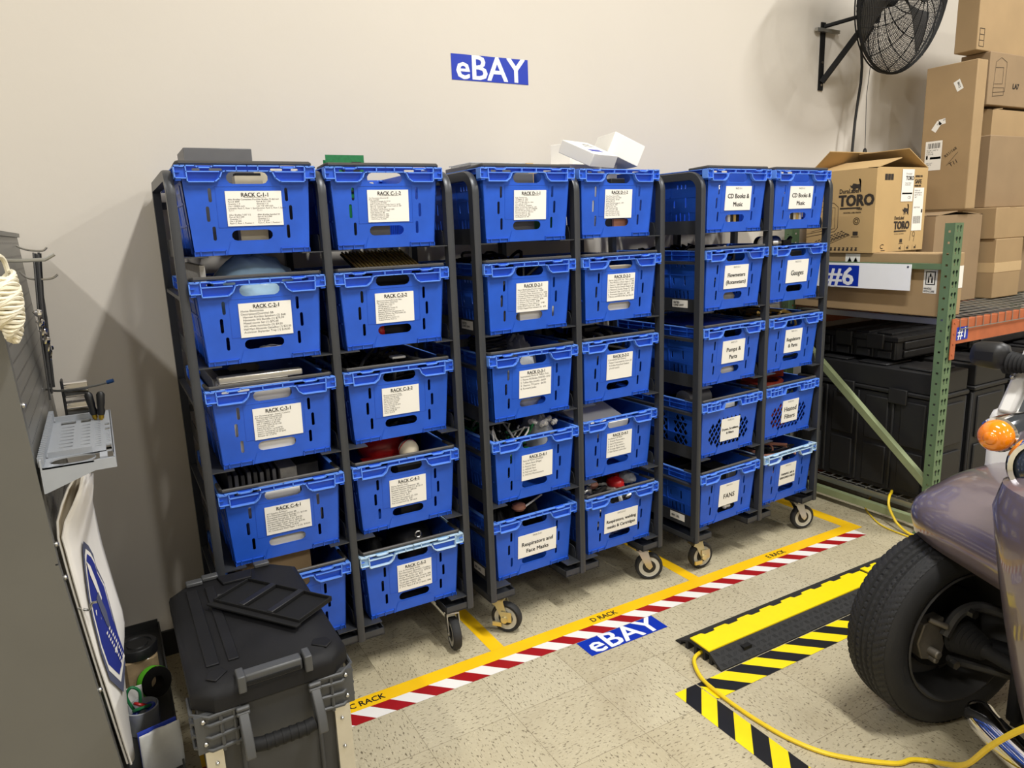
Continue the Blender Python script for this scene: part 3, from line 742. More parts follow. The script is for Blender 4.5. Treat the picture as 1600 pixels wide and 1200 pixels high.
# ------------------------------------------------------------------ pallet rack on the right
def tear(cx, cz):
    return [(cx-.0035, cz-.015), (cx+.0035, cz-.015), (cx+.0045, cz-.002), (cx+.009, cz+.004), (cx+.009, cz+.010), (cx+.004, cz+.015), (cx-.004, cz+.015), (cx-.009, cz+.010), (cx-.009, cz+.004), (cx-.0045, cz-.002)]
def rect(cx, cz, w, h): return [(cx-w/2, cz-h/2), (cx+w/2, cz-h/2), (cx+w/2, cz+h/2), (cx-w/2, cz+h/2)]
GX = 2.70; GY = 0.045; GT = 1.523
def upright_post(x, y, sy, parent, name):
    """channel post; sy=1: perforated face looks towards -y"""
    mb = MB(); zs = [0.075+0.0508*i for i in range(29)]
    plate(mb, [(x, 0.0), (x+.068, 0.0), (x+.068, GT), (x, GT)], [tear(x+.022, z) for z in zs]+[tear(x+.047, z) for z in zs], lambda u, v, d: (u, y+sy*d, v), 0.0025)
    for xx in (x, x+.0655):
        plate(mb, [(0.003, 0.0), (0.046, 0.0), (0.046, GT), (0.003, GT)], [rect(.0235, z-.012, .011, .010) for z in zs], lambda u, v, d, xx=xx: (xx+d, y+sy*u, v), 0.0025)
    mb.box(x-.012, x+.08, min(y-sy*.01, y+sy*.07), max(y-sy*.01, y+sy*.07), 0, 0.005)
    return mb.build(name, 'green_steel', parent, fix=True)
pr = thing('pallet_rack', 'green and orange pallet rack with wire decks holding cartons and black cases', 'shelving', (0, 0, 0))
upright_post(GX, GY, 1, pr, 'front_upright'); upright_post(GX, 0.985, -1, pr, 'rear_upright')
upright_post(5.2, GY, 1, pr, 'front_upright'); upright_post(5.2, 0.985, -1, pr, 'rear_upright')
def bar(p0, p1, w, h, name, m, parent, lip=True):
    mb = MB(); p0 = Vector(p0); p1 = Vector(p1); d = (p1-p0); L = d.length; d.normalize()
    X = Vector((1, 0, 0)); n = d.cross(X).normalized()
    T = Matrix((( X.x, d.x, n.x, p0.x), (X.y, d.y, n.y, p0.y), (X.z, d.z, n.z, p0.z), (0, 0, 0, 1)))
    prof = [(-w/2, -h/2), (w/2, -h/2), (w/2, -h/2+.004), (-w/2+.004, -h/2+.004), (-w/2+.004, h/2-.004), (w/2, h/2-.004), (w/2, h/2), (-w/2, h/2)] if lip else [(-w/2, -h/2), (w/2, -h/2), (w/2, h/2), (-w/2, h/2)]
    n_ = len(prof); vs = [(a, 0, b) for a, b in prof]+[(a, L, b) for a, b in prof]
    mb.add(vs, [list(range(n_)), list(range(n_, 2*n_))[::-1]]+[(i, (i+1) % n_, n_+(i+1) % n_, n_+i) for i in range(n_)], 0, False, T)
    return mb.build(name, m, parent)
gx = GX+.0215
bar((gx, .075, .255), (gx, .975, 1.00), .034, .034, 'diagonal_brace', 'green_pale', pr)
bar((gx, .088, .060), (gx, .942, .060), .034, .036, 'horizontal_brace', 'green_pale', pr)
bar((gx, .088, 1.325), (gx, .942, 1.325), .030, .026, 'horizontal_brace', 'green_steel', pr)
def beam(y, z, sy, name):
    mb = MB()
    mb.prism([(y, z-.115), (y+sy*.040, z-.115), (y+sy*.040, z-.040), (y+sy*.040, z-.018), (y+sy*.020, z-.018), (y+sy*.020, z), (y, z)] if False else
             [(y, z-.115), (y+sy*.040, z-.115), (y+sy*.040, z-.020), (y+sy*.026, z-.020), (y+sy*.026, z), (y, z)], 2.772, 5.2, 'x')
    b = mb.build(name, 'orange_steel', pr, bevel=.002)
    cm = MB(); cm.box(2.7685, 2.7725, min(y, y+sy*.045), max(y, y+sy*.045), z-.185, z+.008); cm.box(2.735, 2.7725, y-sy*.0045 if sy > 0 else y, y if sy > 0 else y-sy*.0045, z-.185, z+.008)
    for i in range(4): cm.cyl((2.752, y-sy*.007, z-.16+.05*i), (2.752, y, z-.16+.05*i), .006, 8)
    cm.build('beam_connector', 'orange_steel', b)
    return b
bm_f = beam(0.040, 1.075, 1, 'front_beam'); beam(0.985, 1.075, -1, 'rear_beam'); 
beam(0.040, 0.118, 1, 'front_beam'); beam(0.985, 0.118, -1, 'rear_beam')
def deck(z, name):
    mb = MB()
    for i in range(36):
        x = 2.80+i*.066
        if x > 5.15: break
        mb.tube([(x, 0.0365, z-.045), (x, 0.0365, z+.003), (x, 0.5, z+.003), (x, 0.985, z+.003)], 0.0028, 5)
    for j in range(16): mb.tube([(2.775, .09+j*.058, z+.0075), (5.17, .09+j*.058, z+.0075)], 0.0028, 5)
    mb.tube([(2.80, 0.0335, z-.045), (5.15, 0.0335, z-.045)], .0028, 5)
    for x in (2.775, 3.35, 3.95, 4.55, 5.1): mb.box(x-.0, x+.012, 0.07, 0.955, z-.030, z-.001)
    return mb.build(name, 'wire_grey', pr)
deck(1.0755, 'wire_deck'); deck(0.1185, 'wire_deck')
mb = MB(); F = lambda u, v: (2.778+u, 0.0385, 0.978+v)
mb.add([F(0, 0), F(.098, 0), F(.098, .062), F(0, .062)], [(0, 1, 2, 3)], 0)
put_text(mb, '#1', .072, lambda u, v: (2.778+u, .0375, .978+v), 1, .010, .008, bold=.001)
tag(mb.build('beam_label', ['sign_blue', 'sign_white'], bm_f, fix=False), 'small blue label reading #1')
# aisle sign fixed to the side of the upright frame
mb = MB(); mb.box(2.692, 2.6965, .230, .79, 1.208, 1.334)
F = lambda u, v: (2.6912, .79-u, 1.208+v)
mb.add([F(.085, .008), F(.287, .008), F(.287, .114), F(.085, .114)], [(0, 1, 2, 3)], 1)
put_text(mb, '#6', .128, lambda u, v: (2.6905, .79-u, 1.208+v), 0, .106, .015, bold=.003, sx=1.12)
mb.cyl((2.690, .245, 1.322), (2.6945, .245, 1.322), .005, 10, 2)
tag(mb.build('aisle_sign', ['sign_white', 'sign_blue', 'steel'], fix=False), 'white board with a blue #6 square fixed to the green rack end frame', 'sign')

# ------------------------------------------------------------------ cartons
def carton(label, x0, x1, y0, y1, z0, z1, m='cardboard', tape=None, flaps=None, name='cardboard_box', rz=0, group=None, handle=False):
    cx, cy = (x0+x1)/2, (y0+y1)/2
    t = thing(name, label, 'box', (cx, cy, z0), rz, group); w, d, h = (x1-x0)/2, (y1-y0)/2, z1-z0
    mb = MB()
    if flaps is None:
        mb.box(-w, w, -d, d, 0, h)
        b = mb.build('box_body', m, t, bevel=.004)
        s = MB()
        if w > d: s.box(-w+.001, w-.001, -.0012, .0012, h-.0008, h+.0006)
        else: s.box(-.0012, .0012, -d+.001, d-.001, h-.0008, h+.0006)
        s.build('seam', 'cardboard_inside', t)
    else:
        th = .004
        mb.box(-w, w, -d, d, 0, th)
        mb.box(-w, w, -d, -d+th, th, h); mb.box(-w, w, d-th, d, th, h); mb.box(-w, -w+th, -d+th, d-th, th, h); mb.box(w-th, w, -d+th, d-th, th, h)
        mb.build('box_body', [m], t)
        for side, ang, ln in flaps:      # angle from horizontal inward position, degrees
            a = math.radians(ang); f = MB()
            c, s = math.cos(a)*ln, math.sin(a)*ln
            if side == '-x': f.hexa([(-w, -d, h), (-w+c, -d, h+s), (-w+c, d, h+s), (-w, d, h)], [(-w, -d, h+th), (-w+c, -d, h+s+th), (-w+c, d, h+s+th), (-w, d, h+th)])
            if side == '+x': f.hexa([(w-c, -d, h+s), (w, -d, h), (w, d, h), (w-c, d, h+s)], [(w-c, -d, h+s+th), (w, -d, h+th), (w, d, h+th), (w-c, d, h+s+th)])
            if side == '-y': f.hexa([(-w, -d, h), (w, -d, h), (w, -d+c, h+s), (-w, -d+c, h+s)], [(-w, -d, h+th), (w, -d, h+th), (w, -d+c, h+s+th), (-w, -d+c, h+s+th)])
            if side == '+y': f.hexa([(-w, d-c, h+s), (w, d-c, h+s), (w, d, h), (-w, d, h)], [(-w, d-c, h+s+th), (w, d-c, h+s+th), (w, d, h+th), (-w, d, h+th)])
            f.build('flap', m, t)
    if tape == 'top':
        s = MB(); s.box(-w-.0006, w+.0006, -.028, .028, h-.0005, h+.0008) if w > d else s.box(-.028, .028, -d-.0006, d+.0006, h-.0005, h+.0008); s.build('packing_tape', 'box_tape', t)
    if tape == 'band':
        z = h*.52; s = MB(); e = .0015
        s.box(-w-e, w+e, -d-e, d+e, z-.027, z+.027); s.build('packing_tape', 'box_tape', t)
    return t
def front_F(x0, y, z0, e=.0012): return lambda u, v: (x0+u, y-e, z0+v)
def side_F(x, y0, z0, e=.0012): return lambda u, v: (x-e, y0-u, z0+v)   # left side, u runs towards the viewer
def decal(t, name, quads, texts, mats, F, label=None, polys=()):
    """printed matter placed flat on a face; F maps (u, v) in world units, offset by parent location"""
    mb = MB(); L = t.location
    G = lambda u, v, k=0: Vector(F(u, v))-L
    for (u0, v0, u1, v1, mi) in quads: mb.add([G(u0, v0), G(u1, v0), G(u1, v1), G(u0, v1)], [(0, 1, 2, 3)], mi)
    for poly, mi in polys: mb.add([G(u, v) for u, v in poly], [list(range(len(poly)))], mi)
    o = None
    if texts:
        for (s, size, x, y, mi, kw) in texts: put_text(mb, s, size, lambda u, v: G(u, v)+EPS[0], mi, x, y, **kw)
    o = mb.build(name, mats, t, fix=False)
    if label: tag(o, label)
    return o
EPS = [Vector((0, -.0006, 0))]
ZD = 1.0862
# long flat carton beside the #6 board
t = carton('long flat brown carton behind the #6 board, under the printer carton', 2.741, 2.893, .095, .93, ZD, 1.383, 'cardboard', 'top')
EPS[0] = Vector((-.0006, 0, 0))
Fs = side_F(2.741, .93, ZD)
def FH(f): return lambda u, v: f(u+.112, v-.040)
decal(t, 'handling_sticker', [(.625, .150, .690, .262, 0)], [('HANDLE\nWITH CARE', .013, .628, .168, 1, {'bold': .0003, 'sx': .75})], ['white_label', 'ink'], FH(Fs), 'white fragile sticker with hands',
      polys=[([(.634, .19), (.681, .19), (.681, .254), (.634, .254)], 1)])
decal(t, 'handling_print', [(.6385, .1945, .6765, .2495, 0)], [], ['white_label', 'ink'], FH(side_F(2.741, .93, ZD, .002)), polys=[([(.645, .2), (.654, .2), (.652, .225), (.640+.008, .235)], 1), ([(.661, .2), (.670, .2), (.667, .235), (.663, .225)], 1), ([(.652, .228), (.663, .228), (.660, .245), (.655, .245)], 1)])
decal(t, 'arrow_sticker', [(.31, .240, .395, .292, 0)], [], ['white_label', 'ink'], Fs, polys=[([(.322, .25), (.348, .25), (.335, .276)], 1), ([(.357, .25), (.383, .25), (.370, .276)], 1)])
EPS[0] = Vector((0, -.0006, 0))
decal(t, 'address_label', [(.1, .13, .15, .235, 0)], [], ['white_label'], front_F(2.741, .095, ZD))
carton('low brown carton supporting the printer carton behind the green upright', 2.896, 3.165, .50, .93, ZD, 1.383, 'cardboard_dark', 'top')
# printer carton with open flaps
t = carton('light brown printer carton with a bull logo and open top flaps', 2.727, 3.153, .462, .86, 1.3842, 1.800, 'cardboard_light', None, [('-x', 14, .20), ('+x', 28, .20), ('-y', 3, .0+.05), ('+y', 40, .16)], handle=True)
def bull(u, v, s):
    pts = [(0, 8), (2, 11), (5, 10.5), (8, 9.5), (11, 10), (13, 13), (12, 16), (9.5, 16.5), (9.8, 15.8), (11.6, 15.2), (12.3, 12.8), (11, 11), (13.2, 8), (13.0, 4), (13.6, 0), (12.2, 0), (11.3, 3.5), (10, 1), (8.9, 1.2), (9.6, 4.6), (6, 4.6), (5.5, 0.6), (4.4, 0.6), (4.2, 4), (2.7, 3), (2.4, 0), (1.3, 0.4), (1.5, 5), (-.5, 5.5), (-1.6, 7), (-2.8, 9.6), (-1.6, 8.6)]
    return [(u+a*s*.1, v+b*s*.1) for a, b in pts]
def ring_poly(cx, cy, r, n=14): return [(cx+r*math.cos(2*PI*i/n), cy+r*math.sin(2*PI*i/n)) for i in range(n)]
def stroke(mb_list, pts, w, mi=0):
    for (a, b), (c, d) in zip(pts[:-1], pts[1:]):
        L = math.hypot(c-a, d-b)
        if L < 1e-6: continue
        nx, ny = -(d-b)/L*w/2, (c-a)/L*w/2; ex, ey = (c-a)/L*w/2, (d-b)/L*w/2
        mb_list.append(([(a-ex+nx, b-ey+ny), (a-ex-nx, b-ey-ny), (c+ex-nx, d+ey-ny), (c+ex+nx, d+ey+ny)], mi))
def curved(mb_list, cx, cy, rx, ry, a0, a1, w, mi=0, n=10):
    stroke(mb_list, [(cx+rx*math.cos(a0+(a1-a0)*i/n), cy+ry*math.sin(a0+(a1-a0)*i/n)) for i in range(n+1)], w, mi)
# side face (towards -x): u = distance from the far edge
Fs = side_F(2.727, .86, 1.3842); EPS[0] = Vector((-.0003, 0, 0)); P = []
P.append((bull(.262, .305, .040), 0))
P.append(([(.200, .222), (.318, .222), (.318, .230), (.200, .230)], 0))
stroke(P, [(.0, .262), (.09, .272), (.165, .255), (.19, .235), (.192, .13), (.175, .110), (.0, .082)], .0022)
stroke(P, [(.0, .225), (.10, .238), (.172, .232), (.174, .125), (.0, .098)], .0018)
stroke(P, [(.03, .125), (.03, .208), (.155, .222), (.155, .138), (.03, .11)], .0014)
stroke(P, [(.02, .03), (.185, .075), (.255, .098), (.265, .090), (.10, .028), (.02, .010)], .0018)
for i in range(9):
    for j in range(4):
        u = .06+i*.019+j*.012; v = .034+i*.0062-j*.006+.022
        P.append(([(u, v), (u+.013, v+.0042), (u+.010, v+.0075), (u-.003, v+.0033)], 0))
stroke(P, ring_poly(.300, .160, .017)+ring_poly(.300, .160, .017)[:1], .003); stroke(P, ring_poly(.300, .160, .009)+ring_poly(.300, .160, .009)[:1], .003)
P.append(([(.283, .088), (.312, .088), (.312, .108), (.283, .108)], 0)); P.append(([(.275, .080), (.318, .080), (.318, .083), (.275, .083)], 0))
for i in range(7):
    u = .15+i*.0245; P.append(([(u, .014), (u+.006, .010), (u+.017, .012), (u+.013, .020), (u+.018, .027), (u+.003, .028), (u+.007, .020)], 0))
decal(t, 'printed_lettering', [], [('DuraLabel', .032, .192, .302, 0, {'bold': .0006, 'sx': .84}), ('TORO', .078, .192, .238, 0, {'bold': .0035, 'sx': .90, 'sy': 1.0}), ('MAX', .014, .298, .216, 0, {'bold': .0006}), ('INDUSTRIAL LABEL PRINTER', .010, .222, .200, 0, {'bold': .0002, 'sx': .8})],
      ['box_ink'], Fs, polys=P)
# front face (towards -y)
Fs = front_F(2.727, .462, 1.3842); EPS[0] = Vector((0, -.0003, 0)); P = []
for i in range(3): P.append((rect(.075+i*.024, .372, .021, .030), 0))
P.append((bull(.235, .182, .034), 0)); P.append(([(.168, .098), (.250, .098), (.250, .105), (.168, .105)], 0))
P.append((rect(.232, .052, .022, .018), 0)); P.append((rect(.232, .038, .034, .003), 0))
for i in range(3):
    P.append((bull(.22+i*.065, .006, .012), 0)); 
    if i: P.append((rect(.205+i*.065, .012, .0012, .030), 0))
curved(P, .078, .028, .016, .010, .8, 5.0, .003); P.append((rect(.085, .008, .034, .003), 0))
stroke(P, [(.312, .095), (.307, .050)], .0022); curved(P, .338, .083, .010, .012, 0, 2*PI, .0022); stroke(P, [(.348, .083), (.342, .045)], .0022)
decal(t, 'printed_lettering', [], [('DuraLabel', .024, .164, .160, 0, {'bold': .0004, 'sx': .8}), ('TORO', .056, .164, .112, 0, {'bold': .0025, 'sx': .82}), ('MAX', .010, .250, .098, 0, {'bold': .0004}), ('INDUSTRIAL LABEL PRINTER', .008, .170, .085, 0, {'sx': .8}),
      ('INSPIRED FOR', .012, .318, .372, 0, {'bold': .0006, 'sx': .8}), ('SAFE', .030, .318, .340, 0, {'bold': .0006, 'sx': .9}), ('WORK SITE', .013, .316, .324, 0, {'bold': .0008, 'sx': .8})], ['box_ink'], Fs, polys=P)
P = [(rect(.255, .290, .086, .008), 1)]
for i in range(12): P.append((rect(.322+i*.0055, .155, .0018+.001*(i % 3), .038), 1))
P.append((rect(.392, .200, .012, .018), 1))
decal(t, 'shipping_label', [(.205, .250, .305, .410, 0), (.312, .100, .400, .318, 0)],
      [('TORO', .030, .236, .356, 1, {'bold': .001, 'sx': .8}), ('DuraLabel', .012, .236, .384, 1, {}), ('Model TORO\nS/N 401 002', .009, .232, .338, 1, {}), ('CE', .022, .262, .262, 1, {}), ('FROM: 1410\nPORTLAND OR\nSHIP TO: STE 12\nLAB 7', .011, .320, .300, 1, {'sx': .8}), ('(420) 97 05-68', .011, .320, .215, 1, {'sx': .8})],
      ['white_label', 'ink'], front_F(2.727, .462, 1.3842, .0020), polys=P)
# tall carton standing behind
carton('plain brown carton standing on the deck right of the green upright', 3.185, 3.63, .42, .93, ZD, 1.553, 'cardboard_dark', None, [('-x', 6, .2), ('+x', 5, .2), ('-y', 2, .05), ('+y', 4, .1)])
t = carton('tall narrow brown carton standing upright with white shipping labels', 3.398, 3.492, .392, .660, 1.5862, 2.342, 'cardboard', None)
Fs = side_F(3.398, .660, 1.5862); EPS[0] = Vector((-.0004, 0, 0))
P = []
for i in range(13): P.append((rect(.040+i*.0055, .345, .002+.001*(i % 3), .028), 1))
P.append((rect(.085, .280, .060, .012), 1)); P.append((rect(.038, .285, .010, .020), 1))
decal(t, 'shipping_label', [(.026, .215, .118, .370, 0)], [('FROM  UNIT 8\nSHIP TO\nSUITE 4B', .010, .034, .318, 1, {}), ('REF 2217\nDEPT 8', .009, .036, .250, 1, {})], ['white_label', 'ink'], Fs, polys=P)
def rotd(cx, cy, w, h, a): return [(cx+c*math.cos(a)-s*math.sin(a), cy+c*math.sin(a)+s*math.cos(a)) for c, s in ((-w/2, -h/2), (w/2, -h/2), (w/2, h/2), (-w/2, h/2))]
decal(t, 'sticker', [], [('8412', .016, .170, .655, 1, {'rot': -1.2, 'bold': .0004})], ['white_label', 'ink'], Fs, polys=[(rotd(.178, .640, .035, .055, .45), 0)])
decal(t, 'sticker', [], [('TA 4', .012, .085, .448, 1, {'rot': 1.0}), ('60', .012, .112, .470, 1, {'rot': .2})], ['white_label', 'ink'], Fs, polys=[(rotd(.078, .445, .030, .055, -.6), 0), (rotd(.107, .467, .036, .028, .15), 0)])
P = []; stroke(P, [(.150, .235), (.205, .300)], .0016)
decal(t, 'handwriting', [], [('RS1/168', .022, .140, .275, 0, {'rot': .62}), ('T11', .030, .170, .225, 0, {'rot': .5})], ['box_ink'], Fs, polys=P)
# stack at the far right
t = carton('flat brown carton with a white label on top, bridging two boxes', 3.655, 3.985, .36, .90, 1.4172, 1.588, 'cardboard', 'top')
decal(t, 'address_label', [], [], ['white_label'], lambda u, v: (u, v, 1.5895), polys=[([(3.70, .52), (3.78, .52), (3.78, .60), (3.70, .60)], 0)])
carton('flat brown carton at the far right edge, level with the one bridging two boxes', 3.992, 4.35, .36, .90, 1.4172, 1.588, 'cardboard', 'top', group=None)
carton('upright brown carton with a wide tape band round its middle', 3.672, 3.955, .352, .88, ZD, 1.4160, 'cardboard', 'band')
carton('brown carton at the far right end of the wire deck', 3.985, 4.38, .42, .90, ZD, 1.4160, 'cardboard_dark')
t = carton('wide brown carton lying above the flat cartons, right of the tall one', 3.735, 4.35, .47, .82, 1.5902, 1.985, 'cardboard_dark')
carton('open brown carton with raised lid under the top boxes at right', 3.765, 4.38, .49, .82, 1.9872, 2.122, 'cardboard', None, [('-y', 8, .12), ('+y', 8, .12), ('-x', 5, .1), ('+x', 5, .1)])
t = carton('brown carton with a furniture drawing, second from the top of the right stack', 3.712, 4.35, .50, .66, 2.1482, 2.4255, 'cardboard_dark')
Fs = front_F(3.712, .50, 2.1442); EPS[0] = Vector((0, -.0004, 0)); P = []
stroke(P, [(.05, .07), (.06, .23), (.11, .255), (.17, .235), (.17, .08), (.05, .07)], .002); stroke(P, [(.06, .20), (.14, .205), (.14, .12), (.06, .115)], .002); stroke(P, [(.05, .095), (.16, .10), (.16, .06), (.05, .05), (.05, .095)], .002)
decal(t, 'printed_lettering', [], [('LA7', .04, .25, .10, 0, {'bold': .001})], ['box_ink'], Fs, polys=P)
t = carton('brown carton on top of the right stack', 3.60, 4.35, .52, .64, 2.4272, 2.80, 'cardboard')
P = []; stroke(P, [(.035, .27), (.035, .33)], .003); stroke(P, [(.06, .27), (.06, .33)], .003); stroke(P, [(.02, .262), (.075, .262)], .003); stroke(P, [(.026, .315), (.035, .33), (.044, .315)], .003); stroke(P, [(.051, .315), (.06, .33), (.069, .315)], .003)
stroke(P, [(.02, .02), (.065, .02), (.065, .11), (.02, .11), (.02, .02)], .003); stroke(P, [(.02, .05), (.065, .05)], .003); stroke(P, [(.02, .08), (.065, .08)], .003)
decal(t, 'printed_lettering', [], [], ['box_ink'], front_F(3.60, .52, 2.4272), polys=P)

# ------------------------------------------------------------------ black cases under the deck
def case(label, x0, x1, y0, y1, z0, z1, group=None):
    t = thing('equipment_case', label, 'case', ((x0+x1)/2, (y0+y1)/2, z0), 0, group); w, d, h = (x1-x0)/2, (y1-y0)/2, z1-z0
    lid = h*.80
    b = MB(); b.box(-w, w, -d, d, 0, lid*.99)
    n = 4
    for i in range(n):       # raised ribs on both long sides
        yc = -d+(i+.5)*2*d/n
        for s in (-1, 1):
            xa, xb = sorted((s*w, s*(w+.012)))
            b.box(xa, xb, yc-.33*2*d/n, yc+.33*2*d/n, .04*h, lid*.45); b.box(xa, xb, yc-.33*2*d/n, yc+.33*2*d/n, lid*.50, lid*.95)
            b.box(xa, xb, yc-.06*2*d/n-2*d/n/2*.86, yc-.06*2*d/n-2*d/n/2*.70, .02*h, lid*.98)
    for s in (-1, 1):
        ya, yb = sorted((s*d, s*(d+.012)))
        b.box(-w*.80, w*.80, ya, yb, .06*h, lid*.45); b.box(-w*.80, w*.80, ya, yb, lid*.52, lid*.94)
    b.build('case_body', 'case_black', t, bevel=.008)
    l = MB(); l.box(-w-.010, w+.010, -d-.010, d+.010, lid, lid+.022); l.box(-w, w, -d, d, lid+.022, h)
    for i in range(3): l.box(-w+.03, w-.03, -d+.05+i*(2*d-.1)/3, -d+.03+(i+.8)*(2*d-.1)/3, h, h+.012)
    l.build('case_lid', 'case_black', t, bevel=.010)
    for s in (-1, 1):
        for yy in (-d*.55, d*.2):
            k = MB(); xa, xb = sorted((s*(w+.010), s*(w+.026))); k.box(xa, xb, yy-.05, yy+.05, lid-.045, lid+.035); k.build('latch', 'case_black', t, bevel=.005)
    return t
ZL = 0.1292
case('large ribbed black case on the low wire deck, behind the diagonal brace', 2.82, 3.10, .135, .93, ZL, .79)
case('large ribbed black case on the low deck, right of the green upright', 3.162, 3.455, .13, .93, ZL, .80, 'ribbed black cases beyond the green upright')
case('large ribbed black case on the low deck, behind the grey fender', 3.517, 3.850, .13, .93, ZL, .79, 'ribbed black cases beyond the green upright')
case('large ribbed black case on the low deck, behind the black mirror', 3.912, 4.30, .13, .93, ZL, .80, 'ribbed black cases beyond the green upright')
case('flat black case lying on top of the ribbed cases under the wire deck', 2.90, 3.44, .40, .90, .8165, .94)
case('flat black case lying on top of the ribbed cases at right', 3.52, 4.25, .35, .90, .8165, .95)

# ------------------------------------------------------------------ wall fan
fan = thing('wall_fan', 'black caged industrial fan on a bracket high on the wall', 'fan', (3.0, WY, 2.45))
FL = Vector((3.0, WY, 2.45))
def fb(mb, name, m, **k):
    me = mb
    me.v = [p-FL for p in me.v]
    return me.build(name, m, fan, **k)
mb = MB(); mb.box(2.982, 3.018, WY-.008, WY-.0008, 2.272, 2.628)
for z in (2.30, 2.42, 2.59): mb.cyl((3.0, WY-.012, z), (3.0, WY-.007, z), .007, 10, 1)
fb(mb, 'wall_bracket', ['black_matte', 'steel'])
fb(MB().box(2.925, 3.115, WY-.028, WY-.009, 2.575, 2.592), 'cross_bar', 'wire_grey')
az = math.radians(273); ti = math.radians(-10)
ax = Vector((math.cos(az)*math.cos(ti), math.sin(az)*math.cos(ti), math.sin(ti))); fc = Vector((3.125, .640, 2.690)); FR = .385
hub = fc-ax*.15
fb(MB().tube([(3.0, WY-.012, 2.605), tuple(hub+Vector((-.02, .03, -.085)))], .011, 6), 'bracket_arm', 'black_matte')
mb = MB(); e = hub+Vector((-.01, .02, -.09)); mb.tube([(3.0, WY-.012, 2.315), tuple(e)], .019, 4); fb(mb, 'bracket_strut', 'black_matte')
X = ax.cross(Vector((0, 0, 1))).normalized(); Y = X.cross(ax).normalized()
T = Matrix(((X.x, Y.x, ax.x, fc.x), (X.y, Y.y, ax.y, fc.y), (X.z, Y.z, ax.z, fc.z), (0, 0, 0, 1)))
mb = MB(); mb.box(-.055, .055, -.060, .060, -.235, -.115, T=T); mb.cyl((0, 0, -.20), (0, 0, -.06), .062, 20, T=T); mb.box(-.035, .035, -.135, -.055, -.205, -.130, T=T); fb(mb, 'motor', 'black_matte', bevel=.006)
def dome(sgn, name):
    mb = MB(); D = .095
    def P(r, a): return (r*math.cos(a), r*math.sin(a), sgn*(.012+D*(1-(r/FR)**2.6)))
    nr = 44
    for i in range(nr):
        r = .055+(FR-.060)*i/(nr-1)
        mb.tube([P(r, 2*PI*j/56) for j in range(56)], .0014, 3, closed=True, T=T)
    for k in range(14):
        a0 = 2*PI*k/14
        mb.tube([P(.04+(FR-.04)*j/10, a0+.35*sgn*(j/10)**1.5) for j in range(11)], .0026, 4, T=T)
    for k in range(56):
        a0 = 2*PI*(k+.5)/56
        mb.tube([P(FR*.42+(FR*.58)*j/7, a0+.22*sgn*(j/7)) for j in range(8)], .0011, 3, T=T)
    mb.cyl((0, 0, sgn*(.012+D-.004)), (0, 0, sgn*(.012+D+.004)), .055, 20, T=T)
    return fb(mb, name, 'black_matte', fix=False)
dome(1, 'front_guard'); dome(-1, 'rear_guard')
mb = MB(); mb.tube([(FR*math.cos(2*PI*j/64), FR*math.sin(2*PI*j/64), .0) for j in range(64)], .0075, 6, closed=True, T=T); mb.tube([(FR*math.cos(2*PI*j/64), FR*math.sin(2*PI*j/64), -.022) for j in range(64)], .004, 6, closed=True, T=T); fb(mb, 'guard_rim', 'black_matte')
for k in range(3):
    mb = MB(); a0 = 2*PI*k/3+PI/2
    def PB(i, j, a0=a0):
        r = .05+.29*i; a = a0+(j-.5)*(.40+.35*i); return T @ Vector((r*math.cos(a), r*math.sin(a), -.02+.045*(j-.5)))
    mb.grid(PB, 6, 6); fb(mb, 'fan_blade', 'dark_grey', solid=.002)
tag(MB().tube([(3.11, .80, 2.56), (3.20, .93, 2.50), (3.245, .95, 2.40), (3.243, .95, 2.311), (3.225, .95, 2.20), (3.212, .95, 2.10), (3.199, .95, 1.889), (3.195, .96, 1.60), (3.21, 1.0, 1.45), (3.24, 1.02, 1.30)], .0075, 8).build('power_cable', 'black_plastic'), 'black power cord hanging down the wall from the fan', 'cord')
pc = thing('pull_chain', 'thin pull cord with a dark bell end hanging beside the fan cord', 'cord', (3.290, .93, 1.91))
MB().tube([(-.150, -.12, .655), (-.040, -.03, .50), (-.017, 0, .33), (-.005, 0, .14), (0, 0, .04)], .0018, 5).build('cord', 'rack_grey', pc)
MB().lathe([(0.003, .045), (.008, .04), (.012, .02), (.013, 0), (0.0, 0.0)], 14).build('bell_end', 'black_plastic', pc)
